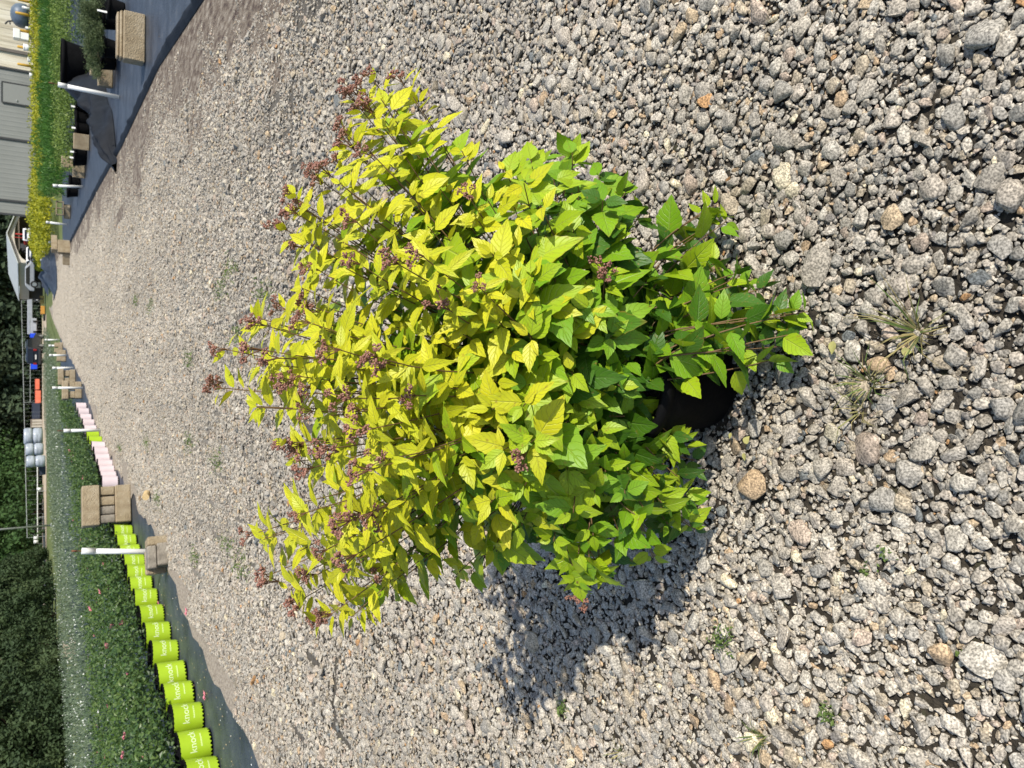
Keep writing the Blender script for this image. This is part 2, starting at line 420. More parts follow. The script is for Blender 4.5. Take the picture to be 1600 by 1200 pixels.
class MB:
    def __init__(s):
        s.v, s.f, s.mi, s.k = [], [], [], 0
    def mat(s, k):
        s.k = k; return s
    def add(s, vs, fs):
        n = len(s.v)
        s.v += [tuple(v) for v in vs]
        s.f += [tuple(i + n for i in f) for f in fs]
        s.mi += [s.k] * len(fs)
        return s
    def box(s, cx, cy, cz, dx, dy, dz, rz=0, bev=0.0, tx=1.0, ty=1.0):
        """box centred in x,y, resting at cz; tx, ty scale the top; bev chamfers every edge"""
        hx, hy = dx / 2, dy / 2
        c, q = math.cos(rz), math.sin(rz)
        def T(x, y, z): return (cx + x * c - y * q, cy + x * q + y * c, cz + z)
        b = min(bev, hx * .45, hy * .45, dz * .45)
        if b <= 0:
            vs = [T(-hx, -hy, 0), T(hx, -hy, 0), T(hx, hy, 0), T(-hx, hy, 0),
                  T(-hx * tx, -hy * ty, dz), T(hx * tx, -hy * ty, dz), T(hx * tx, hy * ty, dz), T(-hx * tx, hy * ty, dz)]
            return s.add(vs, [(3, 2, 1, 0), (4, 5, 6, 7), (0, 1, 5, 4), (1, 2, 6, 5), (2, 3, 7, 6), (3, 0, 4, 7)])
        rings = []
        for z, ins in ((0, b), (b, 0), (dz - b, 0), (dz, b)):
            f = z / dz
            kx, ky = 1 + (tx - 1) * f, 1 + (ty - 1) * f
            x, y = hx * kx - ins, hy * ky - ins
            X, Y = hx * kx - b - (ins if ins else 0) * 0, hy * ky - b
            if ins:
                X, Y = x, y
                rings.append([T(-X, -Y, z)] * 1 + [T(X, -Y, z), T(X, Y, z), T(-X, Y, z)])
            else:
                rings.append([T(-X, -y, z), T(X, -y, z), T(x, -Y, z), T(x, Y, z), T(X, y, z), T(-X, y, z), T(-x, Y, z), T(-x, -Y, z)])
        vs = [p for r in rings for p in r]
        a, b1, b2, d = 0, 4, 12, 20
        fs = [(a + 3, a + 2, a + 1, a), (d, d + 1, d + 2, d + 3)]
        for i in range(8):
            j = (i + 1) % 8
            fs.append((b1 + i, b1 + j, b2 + j, b2 + i))
        for lo, hi, up in ((a, b1, False), (d, b2, True)):
            for k in range(4):
                e0, e1 = hi + 2 * k, hi + 2 * k + 1
                q0, q1 = lo + k, lo + (k + 1) % 4
                nx = hi + (2 * k + 2) % 8
                quad, tri = (q0, q1, e1, e0), (q1, nx, e1)
                fs += [tuple(reversed(quad)), tuple(reversed(tri))] if up else [quad, tri]
        return s.add(vs, fs)
    def tube(s, pts, rs, n=8, cap=True):
        pts = [Vector(p) for p in pts]
        if not hasattr(rs, '__len__'): rs = [rs] * len(pts)
        vs, fs = [], []
        up = Vector((.21, .13, .97))
        for i, p in enumerate(pts):
            d = (pts[min(i + 1, len(pts) - 1)] - pts[max(i - 1, 0)])
            d = d.normalized() if d.length > 1e-9 else Vector((0, 0, 1))
            if i == 0:
                a = d.cross(up)
                if a.length < .05: a = d.cross(Vector((1, 0, 0)))
                a.normalize()
            else:
                a = (a - d * a.dot(d)).normalized()
            b = d.cross(a)
            for k in range(n):
                t = 2 * math.pi * k / n
                vs.append(p + (a * math.cos(t) + b * math.sin(t)) * rs[i])
        for i in range(len(pts) - 1):
            for k in range(n):
                j = (k + 1) % n
                fs.append((i * n + k, i * n + j, (i + 1) * n + j, (i + 1) * n + k))
        if cap:
            fs.append(tuple(reversed(range(n))))
            fs.append(tuple(range((len(pts) - 1) * n, len(pts) * n)))
        return s.add(vs, fs)
    def lathe(s, prof, n=20, c=(0, 0, 0)):
        vs, fs = [], []
        for r, z in prof:
            for k in range(n):
                t = 2 * math.pi * k / n
                vs.append((c[0] + r * math.cos(t), c[1] + r * math.sin(t), c[2] + z))
        for i in range(len(prof) - 1):
            for k in range(n):
                j = (k + 1) % n
                fs.append((i * n + k, i * n + j, (i + 1) * n + j, (i + 1) * n + k))
        return s.add(vs, fs)
    def prism(s, prof, x0, x1):
        """profile in (y, z) extruded along x"""
        n = len(prof)
        vs = [(x0, y, z) for y, z in prof] + [(x1, y, z) for y, z in prof]
        fs = [(i, (i + 1) % n, n + (i + 1) % n, n + i) for i in range(n)]
        fs += [tuple(reversed(range(n))), tuple(range(n, 2 * n))]
        return s.add(vs, fs)
    def mesh(s, name, mats, smooth=False):
        me = bpy.data.meshes.new(name)
        me.from_pydata(s.v, [], s.f)
        for x in (mats if isinstance(mats, (list, tuple)) else [mats]):
            me.materials.append(x)
        me.polygons.foreach_set('material_index', s.mi)
        me.polygons.foreach_set('use_smooth', [smooth] * len(s.f))
        bm = bmesh.new(); bm.from_mesh(me)
        bmesh.ops.recalc_face_normals(bm, faces=bm.faces)
        bm.to_mesh(me); bm.free()
        me.update()
        return me
    def build(s, name, mats, parent=None, smooth=False):
        return link(bpy.data.objects.new(name, s.mesh(name, mats, smooth)), parent)

def np_mesh(name, verts, faces, mats, mi=None, smooth=False, uv=None):
    """verts (n,3), faces (m,k) all the same size"""
    me = bpy.data.meshes.new(name)
    k = faces.shape[1]
    me.vertices.add(len(verts)); me.loops.add(faces.size); me.polygons.add(len(faces))
    me.vertices.foreach_set('co', np.ascontiguousarray(verts, dtype=np.float32).ravel())
    me.loops.foreach_set('vertex_index', np.ascontiguousarray(faces, dtype=np.int32).ravel())
    me.polygons.foreach_set('loop_start', np.arange(0, faces.size, k, dtype=np.int32))
    me.polygons.foreach_set('loop_total', np.full(len(faces), k, dtype=np.int32))
    for x in (mats if isinstance(mats, (list, tuple)) else [mats]):
        me.materials.append(x)
    if mi is not None:
        me.polygons.foreach_set('material_index', np.ascontiguousarray(mi, dtype=np.int32))
    me.polygons.foreach_set('use_smooth', np.full(len(faces), smooth))
    if uv is not None:
        l = me.uv_layers.new(name='UVMap')
        l.data.foreach_set('uv', np.ascontiguousarray(uv[faces.ravel()], dtype=np.float32).ravel())
    me.update(calc_edges=True)
    return me

def rand_dirs(n):
    v = NR.normal(size=(n, 3))
    return v / np.linalg.norm(v, axis=1, keepdims=True)

def leaf_cloud(name, pos, size, mats, mi=None, aspect=.5, upness=.6, parent=None, droop=None, nrm=None):
    """many folded four-cornered leaves as one mesh"""
    n = len(pos)
    d = rand_dirs(n) if droop is None else droop
    nr = rand_dirs(n) + np.array([0, 0, upness]) + np.array(SUN)[None] * .4
    if nrm is not None: nr = nrm + rand_dirs(n) * .35
    nr -= d * (nr * d).sum(1, keepdims=True)
    nr /= np.linalg.norm(nr, axis=1, keepdims=True)
    sd = np.cross(d, nr)
    L = size[:, None]
    base, tip = pos - d * L * .5, pos + d * L * .5
    mid = pos - d * L * .06 + nr * L * .1
    a, b = mid + sd * L * aspect * .5, mid - sd * L * aspect * .5
    v = np.stack([base, a, tip, b], 1).reshape(-1, 3)
    i = np.arange(n)[:, None] * 4
    f = np.concatenate([i + [[0, 1, 2]], i + [[0, 2, 3]]], 1).reshape(-1, 3)
    m2 = None if mi is None else np.repeat(mi, 2)
    me = np_mesh(name, v, f, mats, m2)
    o = bpy.data.objects.new(name, me)
    return link(o, parent)

def in_poly(pts, poly):
    x, y = pts[:, 0], pts[:, 1]
    r = np.zeros(len(pts), bool)
    p = np.array(poly)
    j = len(p) - 1
    for i in range(len(p)):
        c = ((p[i, 1] > y) != (p[j, 1] > y))
        with np.errstate(divide='ignore', invalid='ignore'):
            xi = (p[j, 0] - p[i, 0]) * (y - p[i, 1]) / (p[j, 1] - p[i, 1]) + p[i, 0]
        r ^= c & (x < xi)
        j = i
    return r

def scatter_poly(poly, n, bias=0.0):
    p = np.array(poly)
    lo, hi = p.min(0), p.max(0)
    out = np.zeros((0, 2))
    while len(out) < n:
        q = NR.random((n * 3, 2))
        if bias: q[:, 1] = q[:, 1] ** (1 + bias)
        q = lo + q * (hi - lo)
        out = np.concatenate([out, q[in_poly(q, poly)]])
    return out[:n]

def interp(pts, y):
    ys = [q[0] for q in pts]
    return float(np.interp(y, ys, [q[1] for q in pts]))

# ------------------------------------------------------------------ THE GROUND
EL = [(-3, -4.6), (0, -3.6), (5.4, -2.52), (6.8, -2.38), (8.9, -2.1), (10.8, -1.8), (13.5, -1.62), (15.9, -1.42), (19, -1.2), (25, -.1), (34, 1.0), (45, 2.3), (60, 4.2), (86, 8)]
ER = [(-3, 1.9), (0, 2.6), (7.24, 3.41), (9.95, 3.78), (14.5, 4.0), (20, 4.45), (34, 5.4), (45, 7.0), (60, 9), (86, 12)]

def sheet(name, ys, left, right, m, off, nx=14, label=None, kind='structure', jag=0.0, parent=None, bumpf=None, jr=1.0):
    vs, fs = [], []
    for i, y in enumerate(ys):
        x0, x1 = left(y), right(y)
        if jag:
            x0 += jag * noise.noise((y * 2.3, 3.1, .2)) + jag * .5 * noise.noise((y * 9, 1, 2))
            x1 += jr * (jag * noise.noise((y * 2.3, 9.7, .2)) + jag * .5 * noise.noise((y * 9, 5, 2)))
        for k in range(nx + 1):
            x = x0 + (x1 - x0) * k / nx
            vs.append((x, y, terr(x, y) + off + (bumpf(x, y) if bumpf else 0)))
    for i in range(len(ys) - 1):
        for k in range(nx):
            a = i * (nx + 1) + k
            fs.append((a, a + 1, a + nx + 2, a + nx + 1))
    mb = MB(); mb.add(vs, fs)
    o = mb.build(name, m, parent, smooth=True)
    if kind: o['kind'] = kind
    return o

# base sheet to the horizon (fan about the viewer)
vs, fs = [], []
rr = [0, 1, 3, 6, 10, 15, 20, 26, 32, 36, 40, 43, 46, 49, 52, 55, 58, 62, 68, 76, 90, 120, 180, 300, 600, 1200]
na = 96
for r in rr:
    for k in range(na):
        t = 2 * math.pi * k / na
        x, y = r * math.cos(t), r * math.sin(t)
        vs.append((x, y, terr(x, y) - .03))
for i in range(len(rr) - 1):
    for k in range(na):
        j = (k + 1) % na
        fs.append((i * na + k, i * na + j, (i + 1) * na + j, (i + 1) * na + k))
g = MB(); g.add(vs, fs)
tag(g.build('ground', M_grass, smooth=True), kind='structure')

ys_all = [-3 + .25 * i for i in range(80)] + [17 + 1.0 * i for i in range(70)]
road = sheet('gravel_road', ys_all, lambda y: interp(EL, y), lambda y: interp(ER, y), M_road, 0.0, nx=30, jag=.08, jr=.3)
sheet('ground_cloth', [-3 + .5 * i for i in range(100)], lambda y: interp(EL, y) - 9.5, lambda y: interp(EL, y) + .12, M_cloth, -.008, nx=24,
      bumpf=lambda x, y: .006 * noise.noise((x * 3, y * 1.2, 0)))
sheet('ground_cloth', [-3 + .5 * i for i in range(92)], lambda y: interp(ER, y) - .12, lambda y: interp(ER, y) + 14, M_cloth, -.008, nx=48,
      bumpf=lambda x, y: .012 * noise.noise((x * 2, y * .8, 5)) + .016 * max(0, noise.noise((x * 5 + y, y * .35, 8)) - .15))
sheet('dirt_strip', ys_all[30:], lambda y: interp(ER, y) - (1.25 if y < 16 else .8), lambda y: interp(ER, y) + .06, M_dirt, .004, nx=16, jag=.22, jr=.2)
sheet('sandy_strip', ys_all[24:], lambda y: interp(EL, y) - .05, lambda y: interp(EL, y) + .32, M_sand, .004, nx=8, jag=.22)
# rumpled hem of the cloth along the drive
sheet('cloth_hem', [4 + .12 * i for i in range(250)], lambda y: interp(ER, y) - .02, lambda y: interp(ER, y) + .13, M_heap, .0, nx=6,
      bumpf=lambda x, y: .012 + .05 * max(0, 1 - ((x - interp(ER, y) - .055) / .07) ** 2) * (.5 + 1.0 * abs(noise.noise((x * 9, y * 2.5, 3)))))
# sandy lane where the vehicles stand, and grass verge in front of it
sheet('sandy_lane', [88 + 4 * i for i in range(9)], lambda y: -30.0, lambda y: 26.0, M_lane, .0, nx=40)
sheet('grass_verge', [46 + 2 * i for i in range(21)], lambda y: -40, lambda y: interp(EL, y) - .8 , M_grass, -.004, nx=30)

# ------------------------------------------------------------------ GRAVEL
def stone_mesh(name, seed, sub, npts=15):
    rr_ = random.Random(seed)
    bm = bmesh.new()
    ax = (1.0, rr_.uniform(.60, .95), rr_.uniform(.36, .60))
    for i in range(npts):
        v = Vector((rr_.gauss(0, 1), rr_.gauss(0, 1), rr_.gauss(0, 1))).normalized()
        k = rr_.uniform(.86, 1.05)
        bm.verts.new((v.x * ax[0] * .5 * k, v.y * ax[1] * .5 * k, v.z * ax[2] * .5 * k))
    res = bmesh.ops.convex_hull(bm, input=bm.verts)
    bmesh.ops.delete(bm, geom=[e for e in res['geom_interior'] if isinstance(e, bmesh.types.BMVert)], context='VERTS')
    loose = [v for v in bm.verts if not v.link_faces]
    bmesh.ops.delete(bm, geom=loose, context='VERTS')
    if sub:
        bmesh.ops.remove_doubles(bm, verts=bm.verts[:], dist=.09)
        bmesh.ops.dissolve_limit(bm, angle_limit=rad(14), verts=bm.verts[:], edges=bm.edges[:])
        bmesh.ops.bevel(bm, geom=bm.edges[:], offset=.035, segments=1, affect='EDGES', profile=.6, clamp_overlap=True)
        bmesh.ops.triangulate(bm, faces=bm.faces[:])
    bmesh.ops.recalc_face_normals(bm, faces=bm.faces[:])
    me = bpy.data.meshes.new(name)
    bm.to_mesh(me); bm.free()
    me.polygons.foreach_set('use_smooth', [bool(sub)] * len(me.polygons))
    me.materials.append(M_stone)
    return me

NVAR = 22
stone_me = [stone_mesh('stone', 100 + i, True) for i in range(NVAR)]
if hasattr(stone_me[0], 'set_sharp_from_angle'):
    for s_ in stone_me:
        s_.set_sharp_from_angle(angle=rad(40))
low_me = [stone_mesh('stone_low', 300 + i, False, 12) for i in range(12)]

TILE = 1.0
def stone_tile(seed, dens):
    """dart-thrown stones of falling size on a wrap-around square"""
    r_ = random.Random(seed)
    cell = .06
    nc = int(TILE / cell)
    cell = TILE / nc
    grid = {}
    out = []
    def try_(rad_, tol):
        x, y = r_.random() * TILE, r_.random() * TILE
        ci, cj = int(x / cell), int(y / cell)
        for di in (-1, 0, 1):
            for dj in (-1, 0, 1):
                for (qx, qy, qr) in grid.get(((ci + di) % nc, (cj + dj) % nc), ()):
                    dx = abs(qx - x); dx = min(dx, TILE - dx)
                    dy = abs(qy - y); dy = min(dy, TILE - dy)
                    if dx * dx + dy * dy < ((qr + rad_) * tol) ** 2:
                        return
        grid.setdefault((ci, cj), []).append((x, y, rad_))
        out.append((x, y, rad_))
    sizes = [(.032, 4), (.0245, 18), (.0190, 64), (.0150, 260), (.0115, 900), (.0085, 2000), (.0062, 3600), (.0043, 4600)]
    for rad_, n in sizes:
        for _ in range(int(n * dens * 1.6)):
            try_(rad_ * r_.uniform(.84, 1.2), .78)
    return out
tileA = [(x, y, q, 0) for x, y, q in stone_tile(1, 1.0)]
tileA += [(x, y, q, 1) for x, y, q in stone_tile(9, 1.0) if q < .0135] + [(x, y, q, 1) for x, y, q in stone_tile(17, 1.0) if q < .0062]      # an under layer fills the gaps

def grit_tile(n):
    r_ = random.Random(5)
    return [(r_.random() * TILE, r_.random() * TILE, r_.uniform(.0014, .0032), 2) for _ in range(n)]
tileA += grit_tile(5200)

def patch_mesh(name, seed, dens, minr=.0055):
    st = [s + (1,) for s in stone_tile(seed, dens) if s[2] > minr] + [s + (0,) for s in stone_tile(seed + 31, dens) if minr < s[2] < .0125]
    r_ = random.Random(seed + 5)
    VS, FS, n = [], [], 0
    tri = []
    for lm in low_me:
        bm = bmesh.new(); bm.from_mesh(lm); bmesh.ops.triangulate(bm, faces=bm.faces[:])
        bm.verts.ensure_lookup_table()
        tri.append((np.array([v.co[:] for v in bm.verts]), np.array([[v.index for v in f.verts] for f in bm.faces])))
        bm.free()
    for x, y, q, top in st:
        V, Fc = tri[r_.randrange(len(tri))]
        e = Matrix.Rotation(r_.uniform(0, 6.283), 3, 'Z') @ Matrix.Rotation(r_.gauss(0, .2), 3, 'X') @ Matrix.Rotation(r_.gauss(0, .2), 3, 'Y')
        s = q * 2.6
        VS.append((V * s) @ np.array(e).T + np.array([x - TILE / 2, y - TILE / 2, q * r_.uniform(.1, .5) + .004 * top]))
        FS.append(Fc + n)
        n += len(V)
    V, Fc = np.concatenate(VS), np.concatenate(FS)
    ctr = np.concatenate([np.repeat(v.mean(0, keepdims=True), len(v), 0) for v in VS])
    out = []
    for qx in (-1.5, -.5, .5, 1.5):
        for qy in (-1.5, -.5, .5, 1.5):
            keep = (np.clip(np.floor(ctr[:, 0] / TILE * 4), -2, 1) + .5 == qx) & (np.clip(np.floor(ctr[:, 1] / TILE * 4), -2, 1) + .5 == qy)
            fk = Fc[keep[Fc[:, 0]]]
            idx = np.cumsum(keep) - 1
            out.append(np_mesh(name, V[keep] - np.array([qx * TILE / 4, qy * TILE / 4, 0]), idx[fk], M_stone))
    return out

src = bpy.data.collections.new('gravel_sources')      # never linked to the scene: only looked up by the scatter
def src_obj(name, me):
    o = bpy.data.objects.new(name, me); src.objects.link(o)
for i, s_ in enumerate(stone_me): src_obj('a_stone_%02d' % i, s_)
NPATCH = 6
for i in range(NPATCH):
    for j, pm in enumerate(patch_mesh('patch', 50 + i, (1, 1, 1, .6, .35, .10)[i])): src_obj('b_patch_%02d' % (i * 16 + j), pm)

def dirtiness(x, y):
    """1 where bare soil shows: along the right edge, patches on the left"""
    r = interp(ER, y) - x
    l = x - interp(EL, y)
    d = 0.0
    n1 = noise.noise((x * .9, y * .45, 2.2))
    n2 = noise.noise((x * 2.3, y * 1.2, 7.2))
    if y > 4.2:
        d = max(d, S((1.35 - r) / .9) * (.85 + .7 * n1 + .3 * n2))
        d = max(d, S(1 - abs(l - 1.5) / .8) * S((y - 3.5) / 2.5) * (.62 + 1.1 * n1 + .5 * n2))
    d = max(d, .30 + .9 * n1 + .3 * n2 if n1 > .25 else 0)
    return min(1, max(0, d))

POT = Vector((0.0, 1.25, 0.0))
POT_RB, POT_RT, POT_H = .098, .132, .255
near_pts = []
NEAR_Y = 3.5
for ti in range(-3, 3):
    for tj in range(0, 4):
        for (x, y, q, under) in tileA:
            X, Y = ti * TILE + x, tj * TILE + y
            if Y < .15 or Y > NEAR_Y or abs(X) > .62 + Y * .5: continue
            if math.hypot(X - POT.x, Y - POT.y) < POT_RB + q * .6: continue
            if X > interp(ER, Y) - .05 or X < interp(EL, Y) + .03: continue
            if under == 2 and Y > 1.9: continue
            dirt = dirtiness(X, Y)
            if R.random() < (dirt - .25) * .8 or (.0034 < q < .008 and R.random() < .75 * max(0, noise.noise((X * 4.5, Y * 4.5, 4)) - .02)): continue
            X += R.uniform(-.004, .004); Y += R.uniform(-.004, .004)
            sc = q * 2 * R.uniform(1.2, 1.55)
            var = R.randrange(NVAR)
            rot = (R.gauss(0, .16), R.gauss(0, .16), R.uniform(0, 6.283))
            z = q * R.uniform(.10, .48) + (.003 if q < .007 else 0) + (0 if under else .004)
            near_pts.append((X, Y, z, sc, var, rot))

SIL = [(600,110),(690,150),(700,215),(750,220),(760,250),(830,215),(910,225),(985,280),(1025,320),(1000,400),(1060,420),(1080,320),(1135,310),(1145,400),(1185,420),(1280,480),(1270,530),(1220,585),(1150,560),(1040,560),(1010,640),(1000,690),(1080,660),(1100,710),(1090,770),(1105,830),(1040,880),(960,860),(955,935),(895,960),(880,890),(800,850),(740,910),(690,930),(640,890),(600,960),(560,990),(500,985),(470,930),(420,950),(395,830),(415,760),(430,680),(345,620),(340,530),(380,480),(450,470),(470,400),(440,360),(450,300),(490,260),(530,210),(550,150)]
cand = []
for i, (x, y, z, sc, var, rot) in enumerate(near_pts):
    q = pix((x, y, z))
    if q and 15 < q[0] < 1590 and 10 < q[1] < 1190:
        cand.append((sc / q[2], i, q))
inside = in_poly(np.array([c[2][:2] for c in cand]), SIL)
cand = sorted([c for c, k in zip(cand, inside) if not k], reverse=True)[:300]
big = set(c[1] for c in cand)
for i in sorted(big):
    x, y, z, sc, var, rot = near_pts[i]
    o = bpy.data.objects.new('stone', stone_me[var])
    o.location = (x, y, z); o.rotation_euler = rot; o.scale = (sc, sc, sc)
    link(o, road)
pts = [p for i, p in enumerate(near_pts) if i not in big]
Q4 = TILE / 4
for ti in range(-28, 56):
    for tj in range(int(NEAR_Y * 4), 248):
        X, Y = ti * Q4 + Q4 / 2, tj * Q4 + Q4 / 2
        l, r = interp(EL, Y), interp(ER, Y)
        if X < l + .08 or X > r - .08 or abs(X) > 1.0 + Y * .5: continue
        d = dirtiness(X, Y) + R.uniform(-.16, .16)
        e_ = min(X - l, r - X)
        if e_ < .45: d += .5 * (1 - e_ / .45)
        if d > .85 and (X > r - 1.2 or X < l + .6) and R.random() < .8: continue
        var = NVAR + 16 * (R.choice((0, 1, 2)) if d < .3 else 3 if d < .6 else 4 if r - X > 1.3 else 5) + R.randrange(16)
        pts.append((X + R.uniform(-.03, .03), Y + R.uniform(-.03, .03), terr(X, Y) - .002, 1.0, var, (0, 0, R.choice((0, 1, 2, 3)) * math.pi / 2)))

def gravel_scatter(pts, parent):
    me = bpy.data.meshes.new('gravel')
    me.vertices.add(len(pts))
    me.vertices.foreach_set('co', np.array([p[:3] for p in pts], dtype=np.float32).ravel())
    a = me.attributes.new('scl', 'FLOAT', 'POINT'); a.data.foreach_set('value', np.array([p[3] for p in pts], dtype=np.float32))
    a = me.attributes.new('pick', 'INT', 'POINT'); a.data.foreach_set('value', np.array([p[4] for p in pts], dtype=np.int32))
    a = me.attributes.new('rot', 'FLOAT_VECTOR', 'POINT'); a.data.foreach_set('vector', np.array([p[5] for p in pts], dtype=np.float32).ravel())
    me.materials.append(M_stone)
    o = link(bpy.data.objects.new('gravel', me), parent)
    o['kind'] = 'stuff'
    ng = bpy.data.node_groups.new('gravel_scatter', 'GeometryNodeTree')
    ng.interface.new_socket('Geometry', in_out='INPUT', socket_type='NodeSocketGeometry')
    ng.interface.new_socket('Geometry', in_out='OUTPUT', socket_type='NodeSocketGeometry')
    N, L = ng.nodes, ng.links
    gi, go = N.new('NodeGroupInput'), N.new('NodeGroupOutput')
    ci = N.new('GeometryNodeCollectionInfo')
    ci.inputs['Collection'].default_value = src
    ci.inputs['Separate Children'].default_value = True
    ci.inputs['Reset Children'].default_value = True
    def attr(nm, ty):
        n = N.new('GeometryNodeInputNamedAttribute'); n.data_type = ty; n.inputs['Name'].default_value = nm
        return n.outputs['Attribute']
    ip = N.new('GeometryNodeInstanceOnPoints')
    ip.inputs['Pick Instance'].default_value = True
    e2 = N.new('FunctionNodeEulerToRotation')
    L.new(gi.outputs[0], ip.inputs['Points']); L.new(ci.outputs[0], ip.inputs['Instance'])
    L.new(attr('pick', 'INT'), ip.inputs['Instance Index'])
    L.new(attr('rot', 'FLOAT_VECTOR'), e2.inputs[0]); L.new(e2.outputs[0], ip.inputs['Rotation'])
    L.new(attr('scl', 'FLOAT'), ip.inputs['Scale'])
    L.new(ip.outputs[0], go.inputs[0])
    md = o.modifiers.new('scatter', 'NODES'); md.node_group = ng
    return o
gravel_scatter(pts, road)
print('near stones', len(near_pts), 'points', len(pts))

# ------------------------------------------------------------------ THE GOLDEN SHRUB
def leaf_mesh(name, mt, seed, width=.27, nst=13):
    r_ = random.Random(seed)
    fold, curl, tw = r_.uniform(.03, .22), r_.uniform(.02, .34), r_.uniform(-.25, .25)
    cols = (-1, -.5, 0, .5, 1)
    vs, uv = [], []
    for i in range(nst):
        t = i / (nst - 1)
        w = width * (math.sin(math.pi * t ** .70) ** .98) * (1 - .26 * t * t) if 0 < t < 1 else .004
        for c in cols:
            e = abs(c) == 1
            ser = (1.04 if i % 2 else .965) if e and 0 < i < nst - 1 else 1
            x = c * w * ser
            y = t + (.016 if e and i % 2 else 0)
            z = abs(x) * fold - curl * t * t * .8 + .012 * math.sin(9 * t + 3 * c) * abs(c) + tw * x * t
            vs.append((x, y, z)); uv.append((.5 + .5 * c, t))
    fs = []
    n = len(cols)
    for i in range(nst - 1):
        for k in range(n - 1):
            a = i * n + k
            fs.append((a, a + 1, a + n + 1, a + n))
    V, Fc = np.array(vs), np.array(fs)
    UV = np.array(uv)
    return V, Fc, UV, np_mesh(name, V, Fc, mt, None, True, UV)
NL = 6
LEAVES = [[leaf_mesh('leaf', LEAFM[k], 40 + 10 * k + i, width=(.265, .30, .315, .30)[k] * (.85 + .06 * i)) for i in range(NL)] for k in range(4)]

shrub = empty('potted_shrub', POT, 0, 'golden leaved shrub with dusty red flower buds in a black pot on the gravel', 'shrub')
pb = MB()
pb.lathe([(0, .004), (POT_RB * .9, .004), (POT_RB, .012), (POT_RT - .008, POT_H - .035), (POT_RT - .008, POT_H - .03)], 40)
pot_o = pb.build('pot', M_blackp, shrub, True)
rb = MB()
rb.lathe([(POT_RT - .008, POT_H - .034), (POT_RT + .004, POT_H - .03), (POT_RT + .006, POT_H), (POT_RT - .004, POT_H), (POT_RT - .012, POT_H - .05)], 40)
rb.build('rim', M_blackp, pot_o, True)
sb = MB()
sb.lathe([(POT_RT - .012, POT_H - .045), (POT_RT * .5, POT_H - .03), (.001, POT_H - .028)], 24)
sb.build('potting_soil', M_soil, pot_o, True)

sil = np.array(SIL, float)
def d_edge(px, py):
    p = np.array([px, py])
    a, b = sil, np.roll(sil, -1, 0)
    ab = b - a
    t = np.clip(((p - a) * ab).sum(1) / (ab * ab).sum(1), 0, 1)
    return float(np.min(np.linalg.norm(a + ab * t[:, None] - p, axis=1)))

def place_tip(px, py, depth):
    """point of the crown that shows at the pixel; depth 0 = mid plane, + towards the viewer"""
    t = min(1.0, d_edge(px, py) / 210.0)
    bulge = math.sqrt(max(0, 1 - (1 - t) ** 2))
    B = .27 if px < 850 else .22
    Y = POT.y + .01 + .30 * max(0, 980 - px) / 640 - B * bulge * depth
    g_ = G(px, py)
    Y = min(Y, g_.y * .955)
    return P(px, py, Y)

FLOWERS = [(583,125),(569,144),(554,158),(627,127),(579,175),(540,208),(552,231),(583,242),(533,260),(515,273),(492,275),(460,308),(462,333),(479,329),(446,358),(473,387),(556,346),(560,412),(496,421),(621,412),(660,400),(733,308),(750,450),(700,483),(444,483),(400,504),(352,546),(406,546),(490,480),(483,504),(529,546),(587,558),
           (344,606),(454,602),(546,622),(487,643),(444,693),(471,697),(487,731),(571,672),(575,735),(602,718),(648,618),(400,833),(425,897),(475,802),(481,893),(475,935),(496,968),(517,960),(546,814),(579,802),(604,881),(598,802),(554,868),(508,860),(905,920),(945,425),(820,710),(432,560),(468,588),(520,700),(560,640)]
tips = []
for (x, y) in FLOWERS:
    dpt = R.uniform(.2, 1.0) if d_edge(x, y) < 45 else R.uniform(.95, 1.3)
    tips.append((place_tip(x, y, dpt), 'flower', x, y))
# leafy shoots: spread over the outline, in front, within and behind
acc = []
tries = 0
while len(acc) < 235 and tries < 9000:
    tries += 1
    x, y = R.uniform(380, 1280), R.uniform(110, 990)
    if not in_poly(np.array([[x, y]]), SIL)[0]: continue
    sp_ = 35 if x > 760 else 44 if x > 600 else 60
    if d_edge(x, y) < 12: continue
    if any((x - a) ** 2 + (y - b) ** 2 < sp_ * sp_ for a, b in acc): continue
    acc.append((x, y))
for (x, y) in acc:
    tips.append((place_tip(x, y, R.uniform(.72, 1.05) if x > 720 else R.uniform(.35, .9)), 'leafy', x, y))
for (x, y) in acc[::3]:
    tips.append((place_tip(x + R.uniform(-15, 15), y + R.uniform(-15, 15), R.uniform(-.6, .2)), 'leafy', x, y))
for (x, y) in acc[1::4]:
    if 560 < x < 900:
        tips.append((place_tip(x + 20, y, R.uniform(-1.15, -.6)), 'leafy', x, y))
for (x, y) in [(1105,330),(1120,320),(1135,345),(1110,395),(1130,405),(1160,430),(1172,440),(1085,420),(1100,440),(1150,470),(1180,500),(1215,490),(1240,490),(1262,487),(1250,520),(1215,560),(1180,540),(1140,500),(1120,470),(1060,690),(1075,700),(1050,670),(1060,770),(1080,780),(1040,800),(1010,800),(1085,825),(1020,870),(930,900),(940,890),(905,905),(1130,530),(1090,500),(1065,520),(1000,648),(1015,620),(1022,585),(1040,560),(985,600),(1030,545),(1065,690),(1010,670)]:
    tips.append((place_tip(x, y, .9), 'low', x, y))

